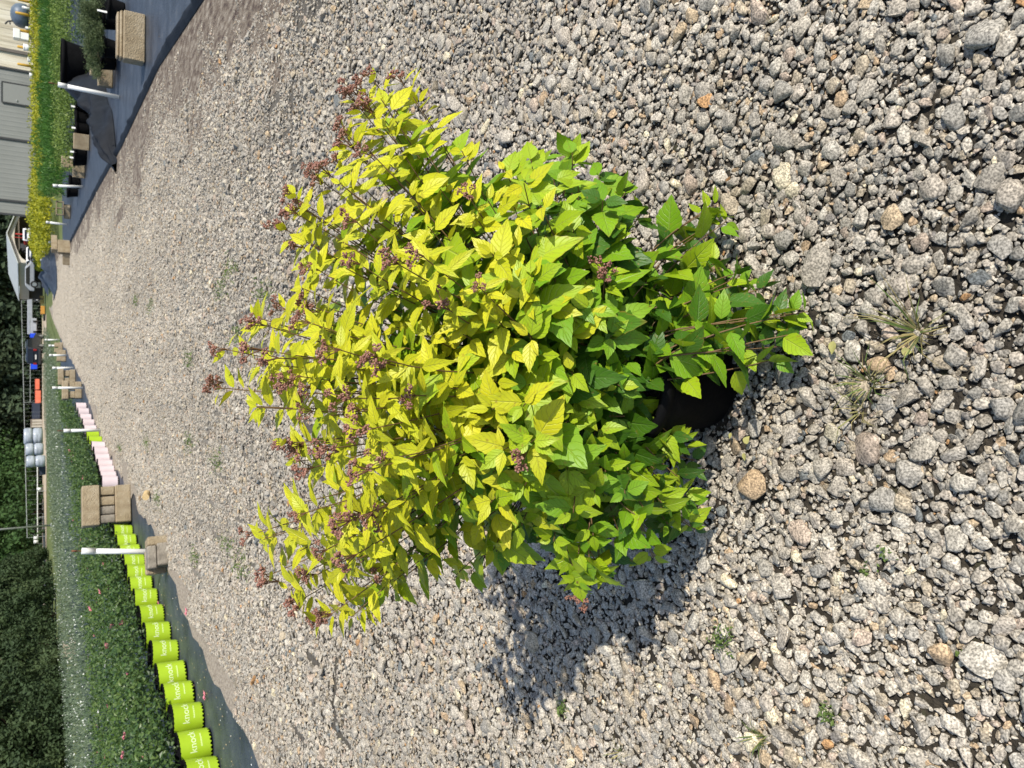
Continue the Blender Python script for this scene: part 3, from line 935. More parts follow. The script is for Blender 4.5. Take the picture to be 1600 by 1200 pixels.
LV = []           # leaves: position, direction, normal, size, kind
stem_specs, clusters = [], []
for (tip, what, px, py) in tips:
    a = R.uniform(0, 6.283)
    base = POT + Vector((.05 * math.cos(a), .05 * math.sin(a), POT_H - .04))
    out = Vector((tip.x - base.x, tip.y - base.y, 0))
    L_ = (tip - base).length
    if tip.z < POT_H + .08 or what == 'low':
        p1 = base + Vector((out.x * .35, out.y * .35, .10 + .05 * R.random()))
        p1.z = max(p1.z, POT_H + .04)
        p2 = base + out * .75 + Vector((0, 0, max(tip.z - base.z + .07, .02)))
    else:
        p1 = base + Vector((out.x * .18, out.y * .18, L_ * .33))
        dirn = ((tip - Vector((POT.x, POT.y + .10, .42))).normalized() * .9 + SUN * .35 + Vector((0, 0, .30)) - Fv * (.25 if what == 'leafy' else 0)).normalized()
        p2 = tip - dirn * L_ * .34
    p1 += Vector((R.gauss(0, .012), R.gauss(0, .012), 0)); p2 += Vector((R.gauss(0, .014), R.gauss(0, .014), R.gauss(0, .01)))
    def bez(t, b=base, q1=p1, q2=p2, e=tip):
        u = 1 - t
        return b * u ** 3 + q1 * (3 * u * u * t) + q2 * (3 * u * t * t) + e * t ** 3
    def bezd(t, b=base, q1=p1, q2=p2, e=tip):
        u = 1 - t
        return ((q1 - b) * (3 * u * u) + (q2 - q1) * (6 * u * t) + (e - q2) * (3 * t * t)).normalized()
    stem_specs.append(([bez(i / 9) for i in range(10)], what))
    # leaves along the shoot
    cover = .32 if what == 'flower' else .21
    s, phi, k = 0.004, R.uniform(0, 6.283), 0
    maxs = min(L_ * .72, cover)
    while s < maxs:
        t = max(.05, 1 - s / L_)
        p, d = bez(t), bezd(t)
        ref = d.cross(Vector((0, 0, 1)))
        if ref.length < .1: ref = d.cross(Vector((1, 0, 0)))
        ref.normalize(); ref2 = d.cross(ref)
        for side in ((0,) if k > 1 else (0, math.pi)):
            ang = phi + side + R.uniform(-.3, .3)
            o = ref * math.cos(ang) + ref2 * math.sin(ang)
            prof = min(1.0, .42 + s / .075)
            if what == 'flower': size = R.uniform(.048, .074) * (.70 + .45 * min(1, s / .12))
            else: size = R.uniform(.050, .102) * prof * (.92 if px < 650 else 1.06 if px < 1000 else .95)
            ld = (o * .95 + d * R.uniform(.15, .6) + Vector((0, 0, R.uniform(-.22, .18) if what != 'flower' else R.uniform(-.55, .25)))).normalized()
            nv = d * .62 + SUN * .34 + Vector((0, 0, .28)) - Fv * .32 + Vector((R.gauss(0, .30), R.gauss(0, .30), R.gauss(0, .30)))
            nv = nv - ld * nv.dot(ld)
            if nv.length < .1: continue
            nv.normalize()
            # golden where growth is young and high in the crown, greener low down
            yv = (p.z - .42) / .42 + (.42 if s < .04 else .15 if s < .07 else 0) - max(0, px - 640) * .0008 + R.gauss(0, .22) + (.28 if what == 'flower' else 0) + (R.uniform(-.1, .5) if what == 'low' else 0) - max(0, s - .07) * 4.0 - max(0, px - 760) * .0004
            kd = 0 if yv > .62 else 1 if yv > .10 else 2 if yv > -.30 else 3  # darkest kind paints shade into the greener leaves deep inside the crown
            if what == 'low': kd = 1 if yv > -.9 else 2
            wd = R.uniform(.85, 1.08) * (.78 if px < 640 else 1) if what != 'flower' else R.uniform(.50, .85)
            LV.append((p + ld * .006, ld, nv, size, kd, wd))
        phi += 2.4
        k += 1
        s += (.012 if s < .02 else R.uniform(.026, .042)) if what != 'flower' else R.uniform(.016, .028)
    if what == 'flower':
        clusters.append((tip, bezd(1.0), px, py))

# stems, each a part
for (pl, what) in stem_specs:
    sm = MB()
    n = len(pl)
    sm.tube(pl[1:] if what == 'x' else pl, [(.0026 - .0016 * i / (n - 1)) for i in range(n)], 5, cap=False)
    sm.build('stem', M_stem, shrub, True).location = -POT

# flower clusters: forked stalks ending in tight knots of buds
ICO = bmesh.new(); bmesh.ops.create_icosphere(ICO, subdivisions=1, radius=1.0)
IV = [v.co.copy() for v in ICO.verts]; IF = [tuple(v.index for v in f.verts) for f in ICO.faces]; ICO.free()
def corymb(seed):
    r_ = random.Random(seed)
    b_ = MB()
    nb = r_.randint(3, 6)
    for i in range(nb):
        a = 6.283 * i / nb + r_.uniform(-.4, .4)
        sp_ = r_.uniform(.45, .95) if i else .1
        e = Vector((math.cos(a) * sp_ * .022, math.sin(a) * sp_ * .022, r_.uniform(.012, .030)))
        b_.mat(0).tube([Vector((0, 0, -.004)), e * .5 + Vector((0, 0, .004)), e], [.0011, .0009, .0007], 4, cap=False)
        for k in range(r_.randint(15, 23)):
            v = Vector((r_.gauss(0, 1), r_.gauss(0, 1), r_.gauss(0, 1))).normalized() * r_.uniform(.35, 1.0)
            c = e + Vector((v.x * .0085, v.y * .0085, v.z * .0060 + .002))
            q = r_.uniform(.0016, .0025)
            b_.mat(1).add([c + u * q for u in IV], IF)
    return b_.mesh('flower_cluster', [M_stalk, M_bud], True)
CM = [corymb(i) for i in range(9)]
ROT0 = Vector((0, 0, 1))
for (tip, d, px, py) in clusters:
    n = 1 if R.random() < .6 else 2
    for i in range(n):
        o = bpy.data.objects.new('flower_cluster', R.choice(CM))
        dd = (d + Vector((R.gauss(0, .25), R.gauss(0, .25), .35)) * (1 if i == 0 else 1.2)).normalized()
        o.rotation_mode = 'QUATERNION'
        o.rotation_quaternion = ROT0.rotation_difference(dd) @ Matrix.Rotation(R.uniform(0, 6.28), 3, 'Z').to_quaternion()
        o.location = tip - POT + (Vector((0, 0, 0)) if i == 0 else Vector((R.gauss(0, .012), R.gauss(0, .012), R.gauss(0, .012))))
        q = R.uniform(.75, 1.1)
        o.scale = (q, q, q)
        link(o, shrub)

# which leaves show largest: a coarse depth grid decides
cells = {}
for i, (p, ld, nv, size, kd, wd) in enumerate(LV):
    c = p + ld * size * .5
    q = pix(c)
    face = abs(nv.dot((Vector((0, 0, CAM_H)) - c).normalized()))
    LV[i] = (p, ld, nv, size, kd, size * size * face * wd / (q[2] ** 2), wd)
    key = (int(q[0] / 14), int(q[1] / 14))
    if key not in cells or q[2] < cells[key][0]:
        cells[key] = (q[2], i)
front = sorted((c[1] for c in cells.values()), key=lambda i: -LV[i][5])[:300]
fs_ = set(front)
def leaf_matrix(p, ld, nv, size, wd):
    sd = ld.cross(nv) * wd
    return Matrix(((sd.x * size, ld.x * size, nv.x * size, p.x - POT.x), (sd.y * size, ld.y * size, nv.y * size, p.y - POT.y), (sd.z * size, ld.z * size, nv.z * size, p.z), (0, 0, 0, 1)))
bulk = [([], [], [], 0) for _ in range(3)]
VSs, FSs, UVs, MIs, nn = [], [], [], [], 0
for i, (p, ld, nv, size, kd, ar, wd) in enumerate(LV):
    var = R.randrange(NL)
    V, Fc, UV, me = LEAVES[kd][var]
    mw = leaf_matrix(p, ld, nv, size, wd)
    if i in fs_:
        o = bpy.data.objects.new('leaf', me)
        o.parent = shrub
        o.matrix_local = mw
        COL.objects.link(o)
    else:
        A = np.array(mw)
        VSs.append(V @ A[:3, :3].T + A[:3, 3]); FSs.append(Fc + nn); UVs.append(UV); MIs.append(np.full(len(Fc), kd))
        nn += len(V)
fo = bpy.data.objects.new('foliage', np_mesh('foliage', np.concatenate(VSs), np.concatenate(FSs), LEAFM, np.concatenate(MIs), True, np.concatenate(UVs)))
link(fo, shrub)
fo['kind'] = 'stuff'
print('leaves', len(LV), 'stems', len(stem_specs))

# ------------------------------------------------------------------ LEFT BED: potted roses in a row, rose bed, silvery flowering bed
ORD = ['first', 'second', 'third', 'fourth', 'fifth', 'sixth', 'seventh', 'eighth', 'ninth', 'tenth', 'eleventh', 'twelfth', 'thirteenth', 'fourteenth', 'fifteenth', 'sixteenth', 'seventeenth', 'eighteenth', 'nineteenth', 'twentieth', 'twenty-first', 'twenty-second']

def text_mesh(txt, size, depth, m):
    cu = bpy.data.curves.new('lettering', 'FONT')
    cu.body = txt; cu.size = size; cu.extrude = depth; cu.align_x = 'CENTER'; cu.align_y = 'CENTER'
    cu.resolution_u = 3
    o = bpy.data.objects.new('tmp_text', cu)
    COL.objects.link(o)
    me = bpy.data.meshes.new_from_object(o.evaluated_get(bpy.context.evaluated_depsgraph_get()))
    bpy.data.objects.remove(o)
    me.name = 'lettering'
    me.materials.clear(); me.materials.append(m)
    return me

PH, PRB, PRT = .262, .128, .152
def pot_r(z): return PRB + (PRT - PRB) * z / PH
def wrap_on_pot(me, z0, lean=0.0, rot=0.0):
    """bend flat lettering round the pot; it faces -Y"""
    for v in me.vertices:
        x, z, dp = v.co.x, z0 + v.co.y, v.co.z
        r = pot_r(z) + .0015 + dp
        a = x / pot_r(z) + rot
        v.co = (r * math.sin(a), -r * math.cos(a), z)
    return me
word_me = wrap_on_pot(text_mesh('knock', .080, .0006, M_white), .150)
lineb = MB()
for k in range(26):
    a0, a1 = -.42 + k * .033, -.42 + k * .033 + .024
    z0, z1 = .080, .080 + (.010 if k % 3 else .014)
    r = pot_r(.085) + .0015
    lineb.add([(r * math.sin(a0), -r * math.cos(a0), z0), (r * math.sin(a1), -r * math.cos(a1), z0), (r * math.sin(a1), -r * math.cos(a1), z1), (r * math.sin(a0), -r * math.cos(a0), z1)], [(0, 1, 2, 3)])
M_palelime = mat('pale_print', (.62, .74, .30), rough=.45)
line_me = lineb.mesh('small_print', M_palelime)

def serrated_pot(m):
    """nursery pot: black liner, printed sleeve with a saw-tooth lower edge, rolled rim"""
    n = 72
    vs, fs = [], []
    for z in (0.0, .03, PH - .03, PH - .006):
        for k in range(n):
            a = 2 * math.pi * k / n
            zz = z
            if z == 0.0: zz = .018 if (k % 3) else .004
            r = pot_r(zz) + .001
            vs.append((r * math.cos(a), r * math.sin(a), zz))
    for i in range(3):
        for k in range(n):
            j = (k + 1) % n
            fs.append((i * n + k, i * n + j, (i + 1) * n + j, (i + 1) * n + k))
    b_ = MB(); b_.add(vs, fs)
    return b_.mesh('sleeve', m, True)
sleeve_me = {'lime': serrated_pot(M_lime), 'pink': serrated_pot(M_pinkpot)}
linb = MB()
linb.lathe([(0, .003), (PRB - .006, .003), (PRB - .003, .02), (PRT - .004, PH - .022), (PRT + .003, PH - .005), (PRT + .003, PH + .004), (PRT - .005, PH + .004), (PRT - .016, PH - .035), (.001, PH - .03)], 24)
liner_me = linb.mesh('liner', M_blackp, True)

def rose_foliage(seed, n=300, h=.42, w=.25):
    r_ = np.random.default_rng(seed)
    d = r_.normal(size=(n, 3)); d /= np.linalg.norm(d, axis=1, keepdims=True)
    q = d * (r_.random((n, 1)) ** .4)
    pos = np.array([.02, .0, PH + h * .40]) + q * np.array([w, w, h * .5])
    return pos, r_.uniform(.035, .065, n)
rose_mes = []
for i in range(5):
    pos, sz = rose_foliage(70 + i)
    o = leaf_cloud('rose_leaves', pos, sz, M_rose, aspect=.62)
    rose_mes.append(o.data); bpy.data.objects.remove(o)
flb = []
for i in range(3):
    b_ = MB()
    for k in range(9):
        a, q = 6.283 * k / 9 * 1.9, .012 + .014 * (k / 9)
        c = Vector((math.cos(a) * q, math.sin(a) * q, .006 * (k % 3)))
        t = Vector((-math.sin(a), math.cos(a), 0)) * .013
        u = Vector((math.cos(a), math.sin(a), .7)).normalized() * .018
        b_.add([c - t, c + t, c + t * .7 + u, c - t * .7 + u], [(0, 1, 2, 3)])
    flb.append(b_.mesh('blossom', M_pink))

def potted_rose(loc, kind, label, group, flowers=0, written=True):
    t = empty('potted_rose', loc, 0, label, 'potted rose', group)
    yaw = math.atan2(-loc.x, loc.y) * -1 + R.uniform(-.25, .35)
    p = link(bpy.data.objects.new('pot', liner_me), t)
    p.rotation_euler = (R.uniform(-.05, .05), R.uniform(-.05, .05), -math.atan2(loc.x, loc.y) + R.uniform(.25, .65))
    link(bpy.data.objects.new('sleeve', sleeve_me[kind]), p)
    if written:
        link(bpy.data.objects.new('lettering', word_me), p)
        link(bpy.data.objects.new('small_print', line_me), p)
    f = link(bpy.data.objects.new('foliage', R.choice(rose_mes)), t)
    f['kind'] = 'stuff'
    f.rotation_euler = (0, 0, R.uniform(-.6, .6)); f.scale = (1, 1, R.uniform(.75, 1.05))
    f.location = (-.06, .10, .02)
    for k in range(flowers):
        b_ = link(bpy.data.objects.new('blossom', R.choice(flb)), t)
        b_.location = (R.uniform(-.2, .16), R.uniform(-.12, .2), PH + R.uniform(.12, .42)); b_.rotation_euler = (R.uniform(-.6, .6), R.uniform(-.6, .6), 0)
    return t

LIME = [(344,1206),(332,1160),(319,1119),(305,1084),(293,1051),(280,1019),(268,989),(257,961),(248,936),(240,915),(233,898),(227,881),(221,864),(215,848),(208,834),(202,822)]
for i, (x, y) in enumerate(LIME):
    g_ = G(x, y)
    loc = g_ + Vector((g_.x, g_.y, 0)).normalized() * PRB
    potted_rose(loc, 'lime', 'lime green rose pot lettered knock, %s from the near end of the long lime row' % ORD[i], 'lime pots in the front row of the rose bed', flowers=R.choice((0, 0, 1, 1, 2)))
PALE = [(186,752),(183,744),(180,735),(177,726),(173,716),(170,706),(166,697)]
for i, (x, y) in enumerate(PALE):
    g_ = G(x, y)
    potted_rose(g_ + Vector((-.05, .12, 0)), 'pink', 'pale pink pot behind the tall block stack, %s in its run' % ORD[i], 'pale pink pots along the rose bed', flowers=R.choice((0, 0, 1)), written=False)
for i, (x, y) in enumerate([(161, 688), (156, 679)]):
    g_ = G(x, y)
    potted_rose(g_ + Vector((-.05, .12, 0)), 'lime', ('nearer' if i == 0 else 'farther') + ' of two lime pots between the pale pink pots', 'two lime pots among the pink', flowers=0, written=False)
for i, (x, y) in enumerate([(152, 670), (148, 661), (144, 652), (140, 643), (136, 634)]):
    g_ = G(x, y)
    potted_rose(g_ + Vector((-.05, .12, 0)), 'pink', 'pale pink pot past the two lime pots, %s in its run' % ORD[i], 'pale pink pots along the rose bed', flowers=0, written=False)

ROSE = [(-3.35, 6.5), (-2.85, 8.6), (-2.5, 10.6), (-2.15, 12.6), (-1.95, 14.5), (-1.7, 18), (-1.0, 23), (-.4, 27), (.3, 32), (.3, 36), (-.9, 30), (-2.6, 22.5), (-4.2, 18), (-6.2, 14.2), (-8.5, 11), (-9, 8), (-6, 6)]
pxy = scatter_poly(ROSE, 62000, .9)
hgt = np.array([noise.noise((x * 1.7, y * 1.7, 1.0)) for x, y in pxy])
dd = np.array([abs(noise.noise((x * .7, y * .7, 9.0))) for x, y in pxy])
z = (.06 + (.40 + .16 * hgt + .1 * dd) * NR.random(len(pxy)) ** .45)
bed = leaf_cloud('rose_bed', np.column_stack([pxy, z]), NR.uniform(.03, .06, len(pxy)), [M_rose, M_roseup], (dd + NR.random(len(pxy)) * .25 + np.clip((pxy[:, 1] - 11) * .02, 0, .25) > .38).astype(int), aspect=.6)
tag(bed, 'dark green leafy rose bed with scattered pink blooms behind the row of lime pots', 'rose bed', kind='stuff')
# red and white blooms over the bed
q = scatter_poly(ROSE, 150, 1.0)
b_ = MB()
for (x, y) in q:
    z_ = .40 + .12 * noise.noise((x * 1.7, y * 1.7, 1.0)) + R.uniform(-.04, .06)
    b_.mat(0 if R.random() < .6 else 1)
    for k in range(5):
        a = 1.257 * k + R.random()
        c = Vector((x, y, z_)); u = Vector((math.cos(a), math.sin(a), R.uniform(.2, .8))) * .022; v = Vector((-math.sin(a), math.cos(a), 0)) * .014
        b_.add([c, c + u * .7 + v, c + u * 1.2, c + u * .7 - v], [(0, 1, 2, 3)])
tag(b_.build('scattered_blooms', [M_pink, M_petal]), 'small pink and white rose blooms scattered over the green bed', 'blooms', kind='stuff')

SILV = [(-8.6, 11), (-6.3, 14.3), (-4.3, 18.1), (-2.7, 22.6), (-1.0, 30.2), (.2, 36.2), (1.9, 47), (3.4, 60), (4.6, 72), (.5, 78), (-2.5, 70), (-6, 52), (-8.4, 38), (-10.8, 25), (-14, 17), (-13, 11)]
pxy = scatter_poly(SILV, 60000, 1.3)
z = .05 + .42 * NR.random(len(pxy)) ** .5
up = rand_dirs(len(pxy)) * .6 + np.array([0, 0, .9]); up /= np.linalg.norm(up, axis=1, keepdims=True)
sv = leaf_cloud('silvery_bed', np.column_stack([pxy, z]), NR.uniform(.05, .11, len(pxy)), M_silver, aspect=.30, droop=up)
tag(sv, 'grey-green bed of upright plants flecked with white blossom beyond the roses', 'flower bed', kind='stuff')
q = scatter_poly(SILV, 3000, 1.3)
wf = leaf_cloud('white_blossom', np.column_stack([q, .40 + .12 * NR.random(len(q))]), NR.uniform(.02, .05, len(q)), M_blossom, aspect=.8, upness=.3)
tag(wf, 'tiny white blossoms dotted across the grey-green bed', 'blossom', kind='stuff')

# petals and litter on the cloth
b_ = MB()
for i in range(240):
    y = R.uniform(5.0, 11.5)
    x = interp(EL, y) - R.uniform(.03, .6)
    s_ = R.uniform(.004, .010)
    a = R.uniform(0, 6.28)
    c = Vector((x, y, .004))
    u, v = Vector((math.cos(a), math.sin(a), .2)) * s_, Vector((-math.sin(a), math.cos(a), .1)) * s_ * .7
    b_.mat(0 if R.random() < .8 else 1).add([c - u, c - v, c + u, c + v], [(0, 1, 2, 3)])
tag(b_.build('petal_litter', [M_chip, M_petal]), 'pale flecks of dry leaf and petal lying on the dark cloth', 'litter', kind='stuff')
for i, (x, y, w) in enumerate([(323, 1085, 'beside the near lime pots'), (294, 954, 'at the gravel edge'), (276, 1018, 'close under the sixth lime pot'), (250, 943, 'just in front of the lime pots')]):
    o = link(bpy.data.objects.new('fallen_blossom', flb[i % 3]))
    o.location = G(x, y) + Vector((0, 0, .006)); o.scale = (1.2, 1.2, 1.0)
    tag(o, 'pink fallen rose blossom on the dark cloth ' + w, 'blossom', 'fallen pink blossoms')

# ------------------------------------------------------------------ CONCRETE BLOCKS AND PIPE RISERS
def block(parent, m, x, y, z, dx, dy, dz, rz=0, slotted=False, label=None):
    b_ = MB()
    b_.box(0, 0, 0, dx, dy, dz, 0, .012)
    o = b_.build('block', m, parent)
    o.location = (x, y, z); o.rotation_euler = (0, 0, rz)
    if label: o['label'] = label
    return o

def cinder(parent, m, x, y, z, dx, dy, dz, rz=0):
    """hollow block: outer walls and a web, the holes facing -Y"""
    b_ = MB()
    w = .03
    b_.box(0, 0, 0, dx, dy, w, 0, .004); b_.box(0, 0, dz - w, dx, dy, w, 0, .004)
    for cx in (-dx / 2 + w / 2, 0, dx / 2 - w / 2):
        b_.box(cx, 0, w + .001, w, dy - .004, dz - 2 * w - .002, 0)
    o = b_.build('block', m, parent)
    o.location = (x, y, z); o.rotation_euler = (0, 0, rz)
    return o

def riser(base, h, tilt, label, group, rodtop=.12, r=.025):
    t = empty('pipe_riser', base, 0, label, 'pipe riser', group)
    d = Vector((tilt[0], tilt[1], 1)).normalized()
    b_ = MB(); b_.tube([Vector((0, 0, 0)), d * h], r, 12); b_.build('pipe', M_pvc, t, True)
    c = MB(); c.tube([d * (h - .13), d * (h - .13) , d * h, d * (h + .004)], [r, r + .005, r + .005, r + .002], 12); c.build('coupling', M_pvc, t, True)
    if rodtop > .01:
        q = MB(); q.tube([d * (h * .96), d * (h + rodtop)], .006, 6); q.tube([d * (h + rodtop * .45) + Vector((0, 0, 0)), d * (h + rodtop)], [.012, .009], 6); q.build('rod', M_rust, t, True)
    return t

def rz_of(p): return -math.atan2(p.x, p.y)

# near stack of two weathered blocks on the cloth, a riser standing in it
c0 = G(264, 876)
st = empty('block_stack', (c0.x, c0.y + .14, 0), rz_of(c0) + .12, 'small stack of weathered concrete blocks with a pipe riser behind, nearest on the rose side', 'block stack', 'concrete block stacks on the rose side')
block(st, M_blockw, .04, -.03, 0, .25, .19, .115, .04)
block(st, M_blockw, .02, -.03, .117, .25, .19, .095, -.05)
block(st, M_block, .19, .01, 0, .10, .24, .205, .05)
block(st, M_block, -.02, .10, 0, .26, .06, .215, .0)
def riser_at(px, py, pxtop, pytop, label, group, Y=None, rod=.12, r=.025):
    b = G(px, py) if Y is None else P(px, py, Y)
    top = P(pxtop, pytop, b.y)
    d = top - b
    return riser(b, d.length, (d.x / d.z, 0), label, group, rod, r)
LG, RG = 'white pipe risers on the rose side', 'white pipe risers on the black cloth side'
b0 = Vector((c0.x + .04, c0.y + .32, 0))
t_ = P(127, 861, b0.y)
riser(b0, t_.z, ((t_.x - b0.x) / t_.z, 0), 'thick white pipe riser with a rusty rod, standing behind the small weathered block stack', LG, .10, .030)
# tall stack of tan blocks
c1 = G(205, 789)
st = empty('block_stack', (c1.x, c1.y + .15, 0), rz_of(c1) + .10, 'tall stack of tan concrete blocks with small ones sandwiched between two long slabs', 'block stack', 'concrete block stacks on the rose side')
block(st, M_block, 0, 0, 0, .56, .30, .215, .02)
for k, (bx, w) in enumerate(((-.21, .12), (-.08, .12), (.06, .13), (.215, .13))):
    block(st, M_block if k > 1 else M_blockw, bx, .03 - .02 * (k == 0), .217, w, .26, .20, R.uniform(-.04, .04))
block(st, M_block, 0, .01, .419, .60, .29, .235, .03)
# farther stacks
for (px, py, Wd, Ht, lab, hollow) in [(128, 610, .50, .50, 'squat stack of tan blocks beside the third riser of the rose side', False), (118, 589, .50, .46, 'small tan block stack beyond the squat one, seen past the fourth riser', False), (103, 556, .5, .33, 'most distant little tan block stack beside the gravel on the rose side', False), (98, 543, .5, .28, 'lone low tan block beside the last riser of the rose side', False)]:
    c = G(px, py)
    st = empty('block_stack', (c.x, c.y + .2, 0), rz_of(c) + .1, lab, 'block stack', 'concrete block stacks on the rose side')
    k = 0
    zz = 0
    while zz < Ht - .1:
        if k % 2 == 0:
            block(st, M_block, 0, 0, zz, Wd * (1 + .05 * k), .3, .17, R.uniform(-.06, .06))
        else:
            for bx in (-.14, .12): block(st, M_block, bx * Wd / .5, .02, zz, Wd * .4, .26, .17, R.uniform(-.06, .06))
        zz += .172; k += 1
for (px, py, qx, qy, lab) in [(158, 672, 100, 673, 'white pipe riser among the pale pink pots, rusty rod on top'), (130, 606, 82, 606, 'white pipe riser in front of the squat tan block stack'), (115, 575, 82, 575, 'white pipe riser in front of the smaller distant tan stack'), (104, 555, 77, 555, 'white pipe riser beside the most distant tan stack'), (97, 540, 76, 540, 'short white pipe riser by the lone low block'), (93, 531, 70, 531, 'thin pale riser farthest along the rose side, before the dark car')]:
    riser_at(px, py, qx, qy, lab, LG, rod=.12 if px > 140 else .05, r=.033 if px > 120 else .04)

# cloth side: risers
for (px, py, qx, qy, lab, r_) in [(186, 152, 91, 132, 'thick leaning white pipe riser nearest on the black cloth, rusty rod on top', .036), (129, 292, 83, 290, 'white pipe riser beside the hollow block, second along the black cloth', .038), (104, 351, 72, 347, 'white pipe riser third along the black cloth, yellow plants behind', .045), (89, 378, 76, 378, 'short white pipe riser beside the broken tan blocks', .05), (80, 395, 65, 394, 'thin white pipe riser before the open shed', .05), (83, 407, 63, 406, 'last thin white pipe riser at the end of the yellow plants', .05)]:
    riser_at(px, py, qx, qy, lab, RG, rod=.14 if px > 150 else .03, r=r_)
# cloth side: blocks
def rblock(px, py, parts, lab, back=.15, dr=0.0):
    c = G(px, py)
    st = empty('block_stack', (c.x, c.y + back, terr(c.x, c.y)), rz_of(c) + dr, lab, 'block stack', 'concrete blocks on the black cloth side')
    for (k, x, y, z, dx, dy, dz, rz) in parts:
        (cinder if k == 'c' else block)(st, M_block, x, y, z, dx, dy, dz, rz)
    return st
rblock(228, 56, [('b', 0, 0, 0, .62, .24, .26, .06), ('b', .01, .05, .262, .60, .22, .035, .06), ('b', .015, .09, .299, .57, .19, .03, .07)], 'large tan concrete block with thin slabs on top, beside the gravel edge', .18, .22)
rblock(177, 112, [('b', 0, 0, 0, .50, .22, .24, .1), ('b', .12, .24, 0, .42, .2, .36, .1)], 'pair of tan blocks on the black cloth between juniper and leaning pipe', .16)
rblock(140, 221, [('b', 0, 0, 0, .40, .24, .36, .0)], 'single small tan block between black pots under the leafy plants', .16)
rblock(133, 264, [('b', .0, 0, 0, .46, .24, .30, .0), ('b', .16, .15, .05, .3, .16, .52, .1)], 'two tan blocks leaning together beyond the single one', .16)
rblock(110, 326, [('c', 0, 0, .22, .52, .3, .26, .1), ('b', -.1, .05, 0, .5, .3, .215, -.2)], 'hollow tan block perched on another near the end of the cloth', .16)
rblock(110, 386, [('b', 0, 0, 0, .5, .3, .42, .3), ('b', -.42, .1, 0, .45, .3, .25, -.3), ('b', .1, .1, .43, .62, .3, .2, .5)], 'broken pile of tan blocks where the black cloth ends', .2)

# ------------------------------------------------------------------ BLACK POTS, JUNIPERS, FABRIC HEAP
def black_pot_mesh(rb_, rt_, h):
    b_ = MB()
    b_.lathe([(0, .004), (rb_, .004), (rb_ * 1.02, .02), (rt_, h - .06), (rt_, h - .05), (rt_ + .018, h - .045), (rt_ + .02, h), (rt_ - .004, h), (rt_ - .02, h - .07), (.001, h - .09)], 28)
    return b_.mesh('pot', M_blackp, True)
bp_me = black_pot_mesh(.13, .16, .26)
def sprig_cloud(seed, n, h, w, up=.5):
    r_ = np.random.default_rng(seed)
    k = 26
    ctr = np.column_stack([r_.normal(0, w * .45, k), r_.normal(0, w * .45, k), r_.uniform(.25, 1, k) * h])
    i = r_.integers(0, k, n)
    pos = ctr[i] + r_.normal(0, w * .16, (n, 3)) * np.array([1, 1, 1.1])
    return pos
jun = []
for i in range(3):
    pos = sprig_cloud(90 + i, 7000, .55, .36)
    up = rand_dirs(len(pos)) * .7 + pos * np.array([1.5, 1.5, .6]) + np.array([0, 0, .3]); up /= np.linalg.norm(up, axis=1, keepdims=True)
    o = leaf_cloud('needles', pos, NR.uniform(.04, .075, len(pos)), M_jun, aspect=.22, droop=up)
    jun.append(o.data); bpy.data.objects.remove(o)
JG = 'junipers in black pots on the cloth'
for i, (px, py, s_, lab) in enumerate([(188, 72, 1.0, 'feathery grey-green juniper in a black pot behind the large tan block'), (186, 28, 1.1, 'bushy grey-green juniper in a black pot by a white tag, nearest the gravel'), (182, 92, .7, 'smallest grey-green juniper in a black pot, close to the two tan blocks')]):
    c = G(px, py)
    t = empty('potted_juniper', (c.x, c.y + .2, 0), 0, lab, 'potted juniper', JG)
    link(bpy.data.objects.new('pot', bp_me), t)
    f = link(bpy.data.objects.new('foliage', jun[i]), t); f.location = (0, 0, .17); f.scale = (s_ * 1.0, s_ * .9, s_ * .62); f['kind'] = 'stuff'
c = G(196, 12)
t = empty('black_nursery_pot', (c.x, c.y + .15, 0), 0, 'empty looking black pot with a white tag at the far edge of the cloth', 'plant pot')
link(bpy.data.objects.new('pot', bp_me), t)
b_ = MB(); b_.box(0, 0, 0, .035, .004, .16, .4); b_.build('tag', M_tag, t).location = (-.12, -.1, .24)
# wide black tub lying among the plants
c = G(152, 100)
t = empty('black_tub', (c.x, c.y + .4, 0), 0, 'wide black plastic tub with a thick rim among the leafy plants', 'tub')
b_ = MB(); b_.lathe([(0, .01), (.34, .01), (.36, .05), (.44, .50), (.445, .55), (.47, .555), (.475, .62), (.435, .62), (.42, .55), (.001, .5)], 36)
b_.build('tub', M_blackp, t, True).scale = (1.15, 1.15, 1.15)
# row of small black pots with white tags below the leafy plants
PG = 'small black pots with white tags along the leafy row'
for i, (px, py) in enumerate([(138, 168), (139, 186), (139, 201), (137, 209), (136, 238), (135, 247), (126, 285), (122, 298)]):
    c = G(px, py)
    t = empty('black_nursery_pot', (c.x, c.y + .16, 0), 0, 'small black pot under the leafy plants, %s along the cloth from the tub' % ORD[i], 'plant pot', PG)
    p = link(bpy.data.objects.new('pot', bp_me), t); p.scale = (1.25, 1.25, 1.2)
    if i in (0, 2, 4, 5):
        b_ = MB(); b_.box(0, 0, 0, .05, .004, .14, .3); b_.build('tag', M_tag, t).location = (-.05, -.2, .26)
